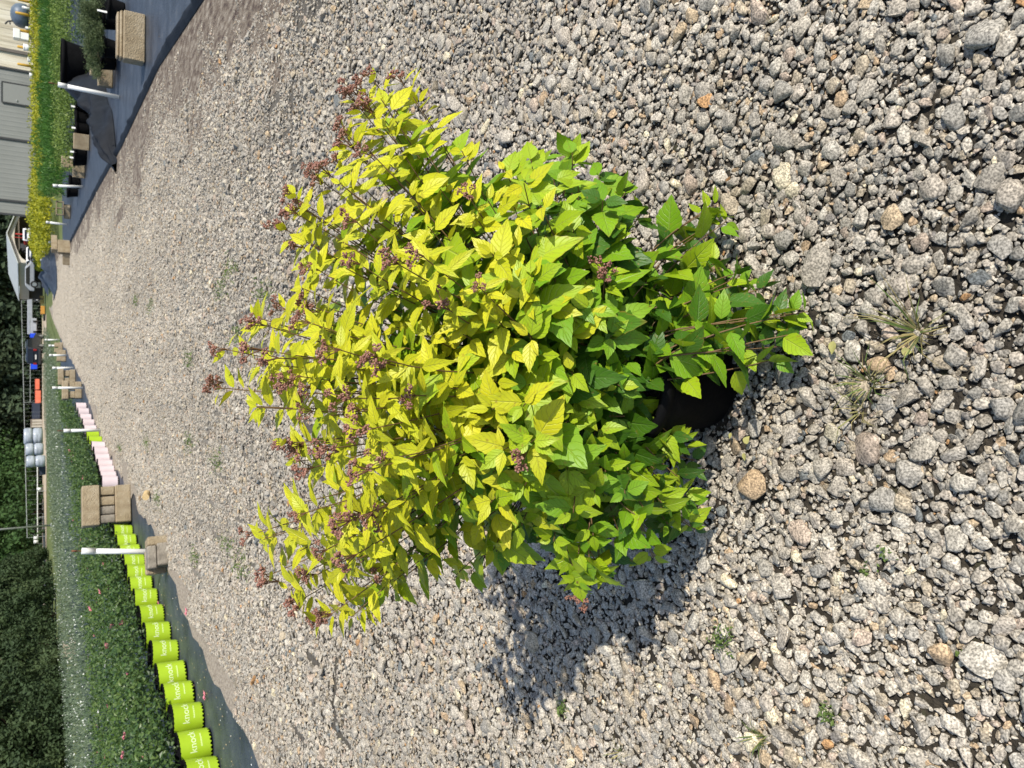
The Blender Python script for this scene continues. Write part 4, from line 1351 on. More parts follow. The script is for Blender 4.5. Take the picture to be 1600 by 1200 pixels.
# heap of loose black fabric pulled off the cloth
def heap_mesh():
    line = [G(128, 105), G(140, 130), G(158, 150), G(168, 185), G(176, 225), G(183, 262)]
    line = [Vector((p.x, p.y, 0)) for p in line]
    hs, ws = [.34, .55, .44, .34, .30, .08], [.35, .6, .55, .42, .34, .12]
    n, k = 60, 26
    vs, fs = [], []
    for i in range(n + 1):
        t = i / n * (len(line) - 1)
        a = min(int(t), len(line) - 2); f = t - a
        p = line[a].lerp(line[a + 1], f); h = hs[a] + (hs[a + 1] - hs[a]) * f; w = ws[a] + (ws[a + 1] - ws[a]) * f
        d = (line[a + 1] - line[a]).normalized(); s_ = Vector((d.y, -d.x, 0))
        for j in range(k + 1):
            u = j / k * 2 - 1
            z_ = h * (math.cos(u * math.pi / 2) ** 1.1)
            fold = .34 * noise.noise((i * .16, u * 2.6 + i * .05, 1)) + .13 * (abs(noise.noise((i * .30 + u * 4, u * 5, 4))) - .2)
            z_ = max(.0, z_ * (1 + 1.6 * fold) + fold * .6 * (1 - abs(u)) * h)
            q = p + s_ * u * w * (1 + .5 * noise.noise((i * .1, u, 7))) + Vector((0, 0, z_ + .004))
            vs.append(q)
    for i in range(n):
        for j in range(k):
            a = i * (k + 1) + j
            fs.append((a, a + 1, a + k + 2, a + k + 1))
    b_ = MB(); b_.add(vs, fs)
    return b_
tag(heap_mesh().build('fabric_heap', M_heap, None, True), 'long crumpled heap of loose black fabric folded over the ground cloth', 'fabric heap')
for i, (px, py, w) in enumerate([(76, 432, 'by the sandy end of the road'), (86, 418, 'beside the last thin risers')]):
    c = G(px, py)
    vs, fs = [], []
    for a in range(15):
        for q in range(15):
            x, y = (a / 14 - .5), (q / 14 - .5)
            h = .9 * max(0, 1 - 4 * (x * x + y * y)) * (.6 + 1.2 * abs(noise.noise((x * 5 + i, y * 5, 2))))
            vs.append((c.x + x * 3.4, c.y + y * 8, terr(c.x, c.y) + h * .75))
    for a in range(14):
        for q in range(14):
            k = a * 15 + q; fs.append((k, k + 1, k + 16, k + 15))
    b_ = MB(); b_.add(vs, fs)
    tag(b_.build('fabric_pile', M_cloth, None, True), 'dark crumpled pile of ground cloth ' + w, 'fabric heap')

# ------------------------------------------------------------------ PLANT ROWS ON THE CLOTH SIDE
def row(name, poly, n, h, lsz, m, aspect, label, cat, bias=0.0, lump=1.2, upl=.5):
    pxy = scatter_poly(poly, n, bias)
    hz = np.array([noise.noise((x * lump, y * lump, 3.0)) for x, y in pxy])
    te = np.array([terr(x, y) for x, y in pxy])
    z = te + .08 + h * (1 + .55 * hz) * NR.random(len(pxy)) ** .5
    up = rand_dirs(n) + np.array([0, 0, upl]); up /= np.linalg.norm(up, axis=1, keepdims=True)
    o = leaf_cloud(name, np.column_stack([pxy, z]), NR.uniform(lsz[0], lsz[1], n), m, aspect=aspect, droop=up)
    return tag(o, label, cat, kind='stuff')
row('leafy_plants', [(5.9, 24.4), (7.6, 23.4), (9.6, 25.5), (12.4, 26.5), (16, 28), (16, 32.5), (11, 31.5), (8, 29.5), (6.4, 27)], 16000, .58, (.05, .10), M_bright, .5, 'pale green leafy plants in a row above the small black pots', 'plants')
row('dark_plants', [(9.5, 19), (12, 17), (18, 20), (18, 26), (12.5, 25), (10, 23)], 7000, .5, (.05, .10), M_rose, .5, 'dark green low plants behind the junipers', 'plants')
row('sedge_row', [(6.9, 31.5), (9, 31.5), (13, 33.5), (19, 35), (19, 40.5), (12, 39), (7.5, 36.5)], 22000, .85, (.10, .22), M_sedge, .16, 'bright grassy sedge plants in a dense band', 'plants', lump=.8, upl=1.4)
row('yellow_flowering_row', [(9.6, 47), (15, 46), (26, 48), (27, 53), (14, 52), (9.6, 55)], 15000, .62, (.09, .18), M_yellow, .5, 'golden yellow plants in a row along the metal building', 'plants', lump=.6)
row('yellow_flowering_row', [(7.4, 46), (9.4, 44.5), (9.4, 66), (11.5, 72), (9.0, 72), (7.8, 60)], 9000, .7, (.10, .2), M_yellow, .5, 'golden yellow plants in a row running on towards the open shed', 'plants', lump=.6)
row('yellow_green_strip', [(10, 41.5), (16, 41), (24, 43), (24, 46), (15, 44.5), (10, 45)], 9000, .4, (.09, .18), M_roseup, .5, 'dull green plants between the sedge band and the yellow row', 'plants', lump=.6)

# ------------------------------------------------------------------ BACKGROUND: buildings
def frame_axes(A, B):
    d = (B - A); d.z = 0
    return d.normalized(), d.length

def corrugated(n, w, h, depth=.03, pitch=.2):
    """ribbed sheet in local x (0..w), z (0..h); ribs are real folds"""
    prof = []
    x = 0
    while x < w - 1e-6:
        for fx, dy in ((0, 0), (.62, 0), (.70, -depth), (.92, -depth)):
            if x + fx * pitch < w: prof.append((x + fx * pitch, dy))
        x += pitch
    prof.append((w, 0))
    vs = [(px, py, 0) for px, py in prof] + [(px, py, h) for px, py in prof]
    k = len(prof)
    fs = [(i, i + 1, k + i + 1, k + i) for i in range(k - 1)]
    return vs, fs

BY = 60.0
bx0, bx1 = P(55, 339, BY).x, P(55, 84, BY).x
bz = P(55, 200, BY).z
bld = empty('metal_building', (bx0, BY, bz), 0, 'long grey ribbed metal building with a plain door', 'building')
HB = 5.0
seams = [0, P(55, 318, BY).x - bx0, P(55, 223, BY).x - bx0, P(55, 115, BY).x - bx0, bx1 + 14 - bx0]
for i in range(3):
    w = seams[i + 1] - seams[i] - .12
    vs, fs = corrugated(0, w, HB, .008, .30)
    b_ = MB(); b_.add([(x + seams[i] + .06, y, z) for x, y, z in vs], fs)
    b_.build('wall_panel', M_grey, bld)
for x in seams[:4]:
    b_ = MB(); b_.box(x, -.05, 0, .13, .09, HB); b_.build('corner_trim', M_seam, bld)
b_ = MB(); b_.box(seams[3] / 2, -.055, -.25, seams[3], .06, .24); b_.build('base_trim', M_seam, bld)
b_ = MB()
dx0, dx1 = P(55, 167, BY).x - bx0, P(55, 138, BY).x - bx0
dh = P(4, 150, BY).z - bz
b_.box((dx0 + dx1) / 2, -.06, 0, dx1 - dx0, .05, dh); d_ = b_.build('door', M_door, bld)
b_ = MB()
b_.box(dx1 + .05, -.075, 0, .07, .06, dh + .06); b_.box(dx0 - .05, -.075, 0, .07, .06, dh + .06); b_.box((dx0 + dx1) / 2, -.075, dh, dx1 - dx0, .06, .08)
b_.build('door_frame', M_seam, d_)
b_ = MB(); b_.box(dx0 + .18, -.11, 1.0, .12, .06, .05); b_.build('handle', M_galv, d_)
b_ = MB(); b_.add([(-.1, -.3, HB), (seams[3], -.3, HB), (seams[3], 8, HB + 1.6), (1.7, 8, HB + 1.6), (3.5, 16, HB), (seams[3], 16, HB)], [(0, 1, 2, 3), (3, 2, 5, 4)]); b_.build('roof', M_palegl, bld)
b_ = MB(); b_.add([(.06, .02, 0), (seams[3], .02, 0), (seams[3], 16, 0), (3.5, 16, 0), (.06, .02, HB - .02), (seams[3], .02, HB - .02), (seams[3], 16, HB - .02), (3.5, 16, HB - .02)], [(3, 2, 1, 0), (4, 5, 6, 7), (0, 1, 5, 4), (1, 2, 6, 5), (2, 3, 7, 6), (3, 0, 4, 7)]); b_.build('building_core', M_grey, bld)

cw = empty('board_building', (bx1 - seams[3] * 0 + (seams[3] - (bx1 - bx0)), BY + .4, bz), 0, 'pale weathered board wall with dark posts behind the ochre posts', 'building')
x = .1
k = 0
while x < 15:
    w = R.uniform(.24, .34)
    b_ = MB(); b_.box(x + w / 2, R.uniform(-.012, .012), .0, w - .012, .05, 4.8); b_.build('plank', M_tanw, cw)
    x += w
for px in (115, 83):
    xx = P(50, px, BY).x - cw.location.x
    b_ = MB(); b_.box(xx, -.09, 0, .2, .12, 4.8); b_.build('post', M_brown, cw)
b_ = MB(); b_.box(7.5, 3, 4.8, 15.6, 6.6, .2); b_.build('roof', M_palegl, cw)
b_ = MB(); b_.box(7.5, 3.1, 0, 15, 5.9, 4.79); b_.build('building_core', M_brown, cw)
# things in front of the board wall
def at_wall(py, px, dy=-1.6): return P(px, py, BY + dy)
for i, (py, vt) in enumerate([(104, 27), (77, 27), (51, 26), (25, 24), (4, 27)]):
    b0 = at_wall(py, 50); t0 = at_wall(py, vt)
    b_ = MB(); b_.lathe([(0, 0), (.085, 0), (.085, t0.z - b0.z - .05), (.05, t0.z - b0.z), (0, t0.z - b0.z + .01)], 12)
    o = b_.build('bollard', M_ochre, None, True); o.location = b0
    tag(o, 'ochre steel post by the pale board wall, %s from the grey metal building' % ORD[i], 'bollard', 'ochre posts along the board wall')
b0 = at_wall(26, 41, -.7)
t = empty('fuel_tank', (b0.x, b0.y, bz), 0, 'blue-grey rounded tank on a dark stand against the board wall', 'tank')
b_ = MB(); b_.lathe([(0, 0), (.62, 0), (.74, .12), (.76, .45), (.66, .72), (.42, .92), (.12, 1.0), (0, 1.0)], 28); o = b_.build('tank', M_tank, t, True); o.location = (0, 0, .38)
b_ = MB()
for sx in (-.5, .5):
    for sy in (-.4, .4): b_.box(sx, sy, 0, .1, .1, .37)
b_.box(0, 0, .30, 1.3, 1.0, .075); b_.build('stand', M_brown, t)
b_ = MB(); b_.tube([(-.45, 0, 1.2), (-.55, 0, 1.5), (-.75, 0, 1.65)], .05, 6); b_.tube([(-.52, 0, 1.4), (-.72, 0, 1.38)], .045, 6); b_.build('filler_pipe', M_seam, t)
b0 = at_wall(60, 47)
t = empty('white_cabinet', (b0.x, b0.y, b0.z), 0, 'small white upright cabinet by the ochre posts', 'cabinet')
b_ = MB(); b_.box(0, 0, .06, .44, .4, .46, 0, .02); b_.build('body', M_whitep, t)
b_ = MB(); b_.box(.08, 0, .53, .62, .46, .38, 0, .03); b_.build('lid', M_whitep, t)
b_ = MB(); b_.box(0, 0, 0, .4, .36, .059); b_.build('plinth', M_seam, t)
for i, (py, px, w, h, lab) in enumerate([(76, 49, .42, .42, 'white lidded bucket, larger one between cabinet and dark wall post'), (94, 50, .3, .22, 'small white bucket right of the dark wall post'), (14, 48, .16, .45, 'slim white canister before the blue-grey tank'), (45, 49, .16, .3, 'short white canister beside the blue-grey tank'), (118, 51, .3, .16, 'flat white bucket at the corner of the grey building')]):
    b0 = at_wall(py, px, -1.9)
    t = empty('bucket', b0, 0, lab, 'bucket')
    b_ = MB(); b_.lathe([(0, 0), (w * .42, 0), (w * .5, h * .94), (w * .48, h * .94)], 16); b_.build('body', M_whitep, t, True)
    b_ = MB(); b_.lathe([(w * .53, h * .90), (w * .53, h), (w * .3, h + .02), (0, h + .025)], 16); b_.build('lid', M_tag, t, True)

# open shed
SY = 84.0
s0 = P(64, 412, SY)
sz = .25
t = empty('open_shed', (s0.x, SY, sz), rad(18), 'open fronted gabled shed with pale roof and tan side panel', 'shed')
W, D = 5.4, 8.5
ez, rz_ = 1.3 + (48 - 28) / 1693 * SY - sz, 1.3 + (48 - 11) / 1693 * SY - sz
pz = 1.3 + (48 - 45) / 1693 * SY - sz
b_ = MB()
b_.add([(-.25, -.3, ez - .04), (W / 2, -.3, rz_), (W / 2, D, rz_), (-.25, D, ez - .04), (-.25, -.3, ez + .03), (W / 2, -.3, rz_ + .08), (W / 2, D, rz_ + .08), (-.25, D, ez + .03)], [(0, 1, 2, 3), (4, 7, 6, 5), (0, 4, 5, 1), (2, 6, 7, 3), (0, 3, 7, 4)])
b_.add([(W + .25, -.3, ez - .04), (W / 2 + .004, -.3, rz_), (W / 2 + .004, D, rz_), (W + .25, D, ez - .04), (W + .25, -.3, ez + .03), (W / 2 + .004, -.3, rz_ + .08), (W / 2 + .004, D, rz_ + .08), (W + .25, D, ez + .03)], [(3, 2, 1, 0), (5, 6, 7, 4), (1, 5, 4, 0), (3, 7, 6, 2), (4, 7, 3, 0)])
b_.build('roof', M_palegl, t)
b_ = MB()      # gable with a low arched opening
N_ = 12
top = [(W * k / N_, ez + (rz_ - ez) * (1 - abs(2 * k / N_ - 1)) - .06) for k in range(N_ + 1)]
bot = [(W * k / N_, pz + (rz_ - .55 - pz) * (1 - (2 * k / N_ - 1) ** 2) ** .6) for k in range(N_ + 1)]
vs = [(x, -.02, z) for x, z in top] + [(x, -.02, min(z, top[i][1] - .05)) for i, (x, z) in enumerate(bot)]
b_.add(vs, [(k, N_ + 1 + k, N_ + 2 + k, k + 1) for k in range(N_)]); b_.build('gable', M_cream, t)
b_ = MB(); b_.box(-.02, D / 2, pz, .04, D, ez - pz - .06); b_.build('side_panel', M_cream, t)
b_ = MB(); b_.box(W + .02, D / 2, .0, .04, D, ez - .06); b_.build('side_panel', M_brown, t)
b_ = MB(); b_.box(W / 2, D - .05, 0, W - .1, .05, ez - .1); b_.build('back_panel', M_brown, t)
for px_, py_ in ((0.06, .06), (W - .06, .06), (.06, D - .1), (W - .06, D - .1), (W / 2 + .2, .1)):
    b_ = MB(); b_.box(px_, py_, 0, .12, .12, (ez if px_ < .1 or px_ > W - .1 else rz_ - .6)); b_.build('post', M_brown if px_ != W / 2 + .2 else M_redp, t)

# ------------------------------------------------------------------ BACKGROUND: vehicles and stores
def wheels(t, spots, r, w):
    for (x, y) in spots:
        b_ = MB()
        b_.tube([(x - w / 2, y, r), (x + w / 2, y, r)], r, 16)
        wh = b_.build('wheel', M_tyre, t)
        c = MB(); c.tube([(x - w / 2 - .012, y, r), (x + w / 2 + .012, y, r)], r * .58, 12); c.build('rim', M_rim, wh)

def suv(loc, rz, label):
    """hatchback four-by-four seen from behind: long axis +Y is forward"""
    t = empty('parked_car', loc, rz, label, 'car')
    prof = [(-2.2, .38), (-2.28, .62), (-2.22, 1.0), (-1.95, 1.58), (-1.6, 1.68), (.25, 1.66), (1.0, 1.08), (2.1, .92), (2.28, .65), (2.25, .38)]
    b_ = MB(); b_.prism(prof, -.88, .88)
    o = b_.build('body', M_car, t)
    m_ = o.modifiers.new('bevel', 'BEVEL'); m_.width = .09; m_.segments = 2
    b_ = MB(); b_.add([(-.70, -2.235, 1.06), (.70, -2.235, 1.06), (.62, -2.005, 1.52), (-.62, -2.005, 1.52)], [(0, 1, 2, 3)]); b_.build('rear_window', M_glass, t)
    for sx in (-1, 1):
        b_ = MB(); b_.add([(sx * .892, -1.85, 1.08), (sx * .892, .85, 1.08), (sx * .892, .2, 1.56), (sx * .892, -1.7, 1.56)], [(0, 1, 2, 3)]); b_.build('side_window', M_glass, t)
        b_ = MB(); b_.box(sx * .76, -2.26, .78, .2, .08, .3, 0, .02); b_.build('tail_light', M_redlamp, t)
        b_ = MB(); b_.tube([(sx * .72, -1.7, 1.74), (sx * .72, .1, 1.74)], .025, 6); b_.build('roof_rail', M_rim, t)
    b_ = MB(); b_.box(0, -2.31, .42, 1.6, .12, .2, 0, .03); b_.build('bumper', M_seam, t)
    b_ = MB(); b_.box(0, -2.30, .80, .5, .03, .13); b_.build('number_plate', M_tag, t)
    wheels(t, [(-.80, -1.38), (.80, -1.38), (-.80, 1.4), (.80, 1.4)], .36, .24)
    return t
c = G(71, 545)
suv((c.x, c.y, 0), rad(-24), 'dark car with roof rails parked with its back to the gravel road')

def place(px, py, Y): return P(px, py, Y)
def crate(px_top, px_bot, py0, py1, Y, depth, m, name, label, cat, group=None, lid=None):
    a, b = P(px_bot, py1, Y), P(px_bot, py0, Y)
    w, h = b.x - a.x, P(px_top, (py0 + py1) / 2, Y).z - a.z
    t = empty(name, ((a.x + b.x) / 2, Y + depth / 2, a.z), 0, label, cat, group)
    b_ = MB(); b_.box(0, 0, 0, w * .96, depth, h * .9, 0, .04, 1.04, 1.04); b_.build('body', m, t)
    b_ = MB(); b_.box(0, 0, h * .9 + .004, w, depth * 1.04, h * .1, 0, .03); b_.build('lid', lid or m, t)
    return t, w, h
crate(47, 57, 521, 528, 100, .9, M_blue, 'blue_bin', 'bright blue bin beyond the dark car on the shed side', 'bin', 'bright blue bins')
crate(48, 58.5, 564, 577, 99, 1.0, M_blue, 'blue_bin', 'bright blue bin, bigger one on the fence rail side of the dark car', 'bin', 'bright blue bins')
t, w, h = crate(55, 62, 592, 609, 96, .9, M_coral, 'coral_bale', 'coral wrapped bale nearer the blue bin', 'bale', 'coral wrapped bales')
t, w, h = crate(55, 64, 610, 630, 94, 1.0, M_coral, 'coral_bale', 'larger coral wrapped bale beside the navy covered load', 'bale', 'coral wrapped bales')
crate(50, 63, 630, 655, 97, 1.2, M_navy, 'covered_load', 'low load under a navy cover between coral bale and wooden crate', 'covered load')
# wooden crate with slats
t, w, h = crate(48, 66, 655, 668, 93, .8, M_brownw, 'wooden_crate', 'rough wooden crate beside the shiny wrapped rolls', 'crate')
for k in range(3):
    b_ = MB(); b_.box((k - 1) * w * .33, -.43, .02, w * .2, .03, h * .86); b_.build('slat', M_cream, t)
# shiny wrapped rolls
def wrapped(px_top, px_bot, py0, py1, Y, label):
    a, b = P(px_bot, py1, Y), P(px_bot, py0, Y)
    w, h = b.x - a.x, P(px_top, py0, Y).z - a.z
    t = empty('wrapped_roll', ((a.x + b.x) / 2, Y, a.z), 0, label, 'wrapped roll', 'shiny grey wrapped rolls')
    n = 36
    for k, (z0, z1) in enumerate(((0, h * .52), (h * .535, h))):
        vs, fs = [], []
        q = 9
        for i in range(q + 1):
            f = i / q
            for j in range(n):
                a_ = 6.283 * j / n
                r = w * .5 * (1 - .16 * abs(2 * f - 1) ** 4) * (1 + .035 * noise.noise((math.cos(a_) * 2, math.sin(a_) * 2, i * .9 + k * 5)) + .012 * (i % 2))
                vs.append((r * math.cos(a_), r * math.sin(a_), z0 + (z1 - z0) * f))
        for i in range(q):
            for j in range(n):
                jj = (j + 1) % n
                fs.append((i * n + j, i * n + jj, (i + 1) * n + jj, (i + 1) * n + j))
        fs += [tuple(range(q * n, q * n + n)), tuple(reversed(range(n)))]
        b_ = MB(); b_.add(vs, fs); b_.build('upper_bale' if k else 'lower_bale', M_wrap, t, True)
wrapped(37, 67, 668, 694, 74, 'shiny grey wrapped roll next to the wooden crate')
wrapped(40, 68, 692, 711, 73, 'shiny grey wrapped roll in the middle of the three')
wrapped(41, 71, 711, 729, 70, 'shiny grey wrapped roll nearest the utility poles')
crate(62, 71.5, 728, 742, 71, .8, M_navy, 'dark_box', 'low black box beside the last shiny roll', 'box')

# flatbed truck with pale cab
c = P(58, 470, 104)
t = empty('flatbed_truck', (c.x, 104, c.z - .1), rad(80), 'grey flatbed truck with a pale blue cab facing the road', 'truck')
b_ = MB(); b_.box(0, 1.6, .55, 1.9, 4.4, .5, 0, .04); b_.build('bed', M_silverc, t)
b_ = MB(); b_.prism([(-2.2, .5), (-2.25, 1.0), (-1.9, 1.15), (-1.55, 1.85), (-.75, 1.9), (-.7, .5)], -.9, .9); o = b_.build('cab', M_palebl, t)
m_ = o.modifiers.new('bevel', 'BEVEL'); m_.width = .06; m_.segments = 2
b_ = MB(); b_.add([(-.74, -1.93, 1.2), (.74, -1.93, 1.2), (.66, -1.60, 1.78), (-.66, -1.60, 1.78)], [(0, 1, 2, 3)]); b_.build('windscreen', M_glass, t)
b_ = MB(); b_.add([(.904, -1.75, 1.22), (.904, -.85, 1.22), (.904, -.85, 1.76), (.904, -1.52, 1.76)], [(0, 1, 2, 3)]); b_.build('side_window', M_glass, t)
wheels(t, [(-.82, -1.5), (.82, -1.5), (-.82, 2.4), (.82, 2.4)], .42, .26)
for i, (px, py, Y) in enumerate([(61.5, 459, 100), (61.5, 467, 100)]):
    c = P(px, py, Y)
    t = empty('white_drum', c, 0, ('white drum on its side before the flatbed, nearer the shed', 'white drum on its side before the flatbed, farther from the shed')[i], 'drum', 'white drums on their sides')
    b_ = MB(); b_.tube([(0, -.4, .24), (0, -.38, .25), (0, .4, .25)], [.2, .25, .25], 18); b_.build('body', M_seam, t)
    b_ = MB(); b_.tube([(0, -.405, .25), (0, -.43, .25)], [.22, .2], 18); b_.build('end_cap', M_whitep, t)
crate(62.5, 69, 462, 475, 92, .8, M_yel, 'yellow_box', 'pale yellow box at the edge of the sandy lane', 'box')
t, w, h = crate(63.5, 70.5, 478, 491, 90, .7, M_org, 'orange_box', 'orange box at the edge of the sandy lane beside a black tyre', 'box')
c = P(71, 496, 89)
b_ = MB()
for k in range(24): pass
prof = [(.20, .02), (.30, 0), (.34, .05), (.34, .15), (.30, .2), (.20, .18), (.20, .02)]
b_.lathe(prof, 20); o = b_.build('old_tyre', M_tyre, None, True); o.location = c
tag(o, 'old black tyre lying beside the orange box', 'tyre')
t, w, h = crate(47, 57.5, 497, 524, 101, 1.8, M_silverc, 'grey_trailer', 'grey box trailer between the pale cab and a blue bin', 'trailer', None, M_galv)
wheels(t, [(-w * .3, -.95), (w * .3, -.95)], .18, .2)
crate(55, 64, 441, 449, 88, .8, M_cream, 'tan_box', 'tan box under the corner of the open shed', 'box')
# vehicles under and by the shed
def small_car(c, rz, m, label, L_=3.8, Wd=1.6, Hh=1.35, name='parked_car', cat='car'):
    t = empty(name, c, rz, label, cat)
    h = Hh
    b_ = MB(); b_.prism([(-L_ / 2, .28), (-L_ / 2, h * .55), (-L_ * .22, h * .62), (-L_ * .08, h), (L_ * .36, h), (L_ / 2, h * .6), (L_ / 2, .28)], -Wd / 2, Wd / 2)
    o = b_.build('body', m, t); m_ = o.modifiers.new('bevel', 'BEVEL'); m_.width = .07; m_.segments = 2
    b_ = MB(); b_.add([(-Wd * .42, -L_ * .215, h * .66), (Wd * .42, -L_ * .215, h * .66), (Wd * .37, -L_ * .09, h * .96), (-Wd * .37, -L_ * .09, h * .96)], [(0, 1, 2, 3)]); b_.build('windscreen', M_glass, t)
    for sx in (-1, 1):
        b_ = MB(); b_.add([(sx * (Wd / 2 + .006), -L_ * .15, h * .64), (sx * (Wd / 2 + .006), L_ * .36, h * .64), (sx * (Wd / 2 + .006), L_ * .3, h * .94), (sx * (Wd / 2 + .006), -L_ * .07, h * .94)], [(0, 1, 2, 3)]); b_.build('side_window', M_glass, t)
        b_ = MB(); b_.box(sx * Wd * .36, -L_ / 2 - .01, h * .38, .22, .06, .14); b_.build('headlight', M_tag, t)
    wheels(t, [(-Wd * .45, -L_ * .32), (Wd * .45, -L_ * .32), (-Wd * .45, L_ * .32), (Wd * .45, L_ * .32)], .30, .2)
    return t
small_car(P(60, 424, 80) , rad(78), M_silverc, 'grey pickup parked alongside the shed under its tan panel', 3.4, 1.6, 1.0, 'parked_pickup', 'pickup')
small_car(P(56, 400, 83), rad(15), M_whitep, 'white car parked inside the open shed', 2.6, 1.4, .75)
small_car(P(55, 368, 82), rad(-8), M_whitep, 'white van nose poking out by the red tractor at the shed', 2.4, 1.1, .95, 'parked_van', 'van')
c = P(56, 380, 84)
t = empty('red_tractor', c, rad(20), 'red tractor with tall exhaust stored inside the open shed', 'tractor')
b_ = MB(); b_.box(0, -.5, .45, .55, 1.2, .5, 0, .08); b_.build('bonnet', M_redp, t)
b_ = MB(); b_.box(0, .55, .5, .8, .5, .35, 0, .05); b_.box(0, .75, .86, .5, .1, .35, 0, .03); b_.build('seat', M_seam, t)
b_ = MB(); b_.tube([(.1, -.6, .95), (.1, -.6, 1.7)], .04, 8); b_.build('exhaust', M_redp, t)
wheels(t, [(-.55, .6), (.55, .6)], .55, .26); wheels(t, [(-.4, -.8), (.4, -.8)], .3, .18)

# rail fence with hanging wires
def fence(A, B, ztop0, ztop1, label, name='wire_fence', nposts=5, r=.028, wires=60, low=None):
    t = empty(name, (A.x, A.y, 0), 0, label, 'fence')
    def q(f, z): return Vector(((B.x - A.x) * f, (B.y - A.y) * f, z))
    b_ = MB(); b_.tube([q(0, ztop0), q(1, ztop1)], r, 8); b_.build('top_rail', M_galv, t)
    if low:
        b_ = MB(); b_.tube([q(low[0], low[2]), q(low[1], low[2])], r * .9, 8); b_.build('middle_rail', M_galv, t)
    for i in range(nposts):
        f = i / (nposts - 1)
        b_ = MB(); b_.tube([q(f, 0), q(f, ztop0 + (ztop1 - ztop0) * f)], r * .7, 6); b_.build('post', M_galv, t)
    b_ = MB()
    for i in range(wires):
        f = (i + .5) / wires
        b_.tube([q(f, .05), q(f, ztop0 + (ztop1 - ztop0) * f)], .005, 3, cap=False)
    o = b_.build('wire', M_galv, t); o['kind'] = 'stuff'
    return t
A, B = P(45, 470, 112), P(45, 840, 84)
fence(A, B, P(33.5, 470, 112).z, P(42.5, 840, 84).z, 'long pale rail fence with thin upright wires before the woods', low=(.23, .5, 1.35))
b_ = MB()
fence(P(58, 728, 95), P(58, 850, 92), .70, .70, 'low mossy rail fence between the wrapped rolls and the utility poles', 'low_fence', 4, .05, 3)
for i, (vt, py0, vb, Y, lab) in enumerate([(57, 788, 57, 108, 'slim grey utility pole standing by the low fence'), (75, 822, 75, 66, 'taller pale utility pole nearer the flower bed')]):
    b0 = P(vb, py0 + (-.5 if i == 0 else -1), Y); b0.z = 0
    q0 = P(0, (791, 826)[i], Y)
    t = empty('utility_pole', b0, 0, lab, 'utility pole')
    b_ = MB(); b_.tube([(0, 0, 0), (0, 0, 9.5)], [.085 if i == 0 else .075, .06], 10); b_.build('shaft', M_galv, t, True)
    b_ = MB(); b_.lathe([(.0, .0), (.14, 0), (.14, .04), (.1, .06)], 12); b_.build('base_collar', M_galv, t)
    b_ = MB(); b_.box(0, 0, 9.0, 1.4, .1, .1); b_.build('crossarm', M_brown, t)
for i, (px, py, lab) in enumerate([(57, 840, 'white bucket on the grass, one of a pair, nearer the poles'), (57, 846, 'white bucket on the grass, one of a pair, nearer the conifers'), (62, 764, 'white bucket on the lane behind the flower bed')]):
    c = P(px + 3, py, 88)
    t = empty('bucket', (c.x, c.y, c.z), 0, lab, 'bucket')
    b_ = MB(); b_.lathe([(0, 0), (.14, 0), (.17, .36), (.16, .36)], 14); b_.build('body', M_whitep, t, True)
    b_ = MB(); b_.lathe([(.185, .34), (.185, .38), (0, .40)], 14); b_.build('lid', M_tag, t, True)
sheet('sandy_path', [30 + 2 * i for i in range(31)], lambda y: -.24 * y - 2.3 - .04 * (y - 30), lambda y: -.24 * y - 1.5 - .04 * (y - 30), M_lane, .012, nx=3, jag=.25)

# ------------------------------------------------------------------ TREES
def crown(seed, kind, n, h, r):
    r_ = np.random.default_rng(seed)
    if kind == 'conifer':
        k = 150
        cz = r_.random(k) ** .8
        ca = r_.random(k) * 6.283
        cr = r * (1.02 - cz ** 1.4) * r_.uniform(.55, 1.05, k)
        ctr = np.column_stack([cr * np.cos(ca), cr * np.sin(ca), cz * h])
        i = r_.integers(0, k, n)
        pos = ctr[i] + r_.normal(0, 1, (n, 3)) * np.array([.125, .125, .12]) * r * .8
    else:
        k = 70
        d = r_.normal(size=(k, 3)); d /= np.linalg.norm(d, axis=1, keepdims=True)
        q = r_.uniform(.45, 1, (k, 1))
        ctr = d * q * np.array([r, r, h * .5]) + np.array([0, 0, h * .5])
        i = r_.integers(0, k, n)
        pos = ctr[i] + r_.normal(0, 1, (n, 3)) * r * .16
    nr = pos - ctr[i]
    return pos, nr / (np.linalg.norm(nr, axis=1, keepdims=True) + 1e-6) * .9 + np.array([0, 0, .3])
def tree_mesh(seed, kind, n, h, r, lsz, m, asp):
    pos, nr = crown(seed, kind, n, h, r)
    if kind == 'conifer':
        up = rand_dirs(n) * 1.6 + np.column_stack([pos[:, 0], pos[:, 1], np.full(n, r * .8)]) / r; up /= np.linalg.norm(up, axis=1, keepdims=True)
        o = leaf_cloud('crown', pos, NR.uniform(lsz * .6, lsz * 1.3, n), m, aspect=asp, droop=up, nrm=nr)
    else:
        o = leaf_cloud('crown', pos, NR.uniform(lsz * .6, lsz * 1.3, n), m, aspect=asp, nrm=nr)
    me = o.data; bpy.data.objects.remove(o)
    return me
con_me = [tree_mesh(200 + i, 'conifer', 26000, 6.0, 1.9, .17, M_conif, .6) for i in range(3)]
dark_me = [tree_mesh(220 + i, 'broad', 6000, 13.0, 4.6, .75, M_dark, .6) for i in range(3)]
mid_me = [tree_mesh(240 + i, 'broad', 7000, 9.0, 3.6, .48, M_mid, .6) for i in range(2)]
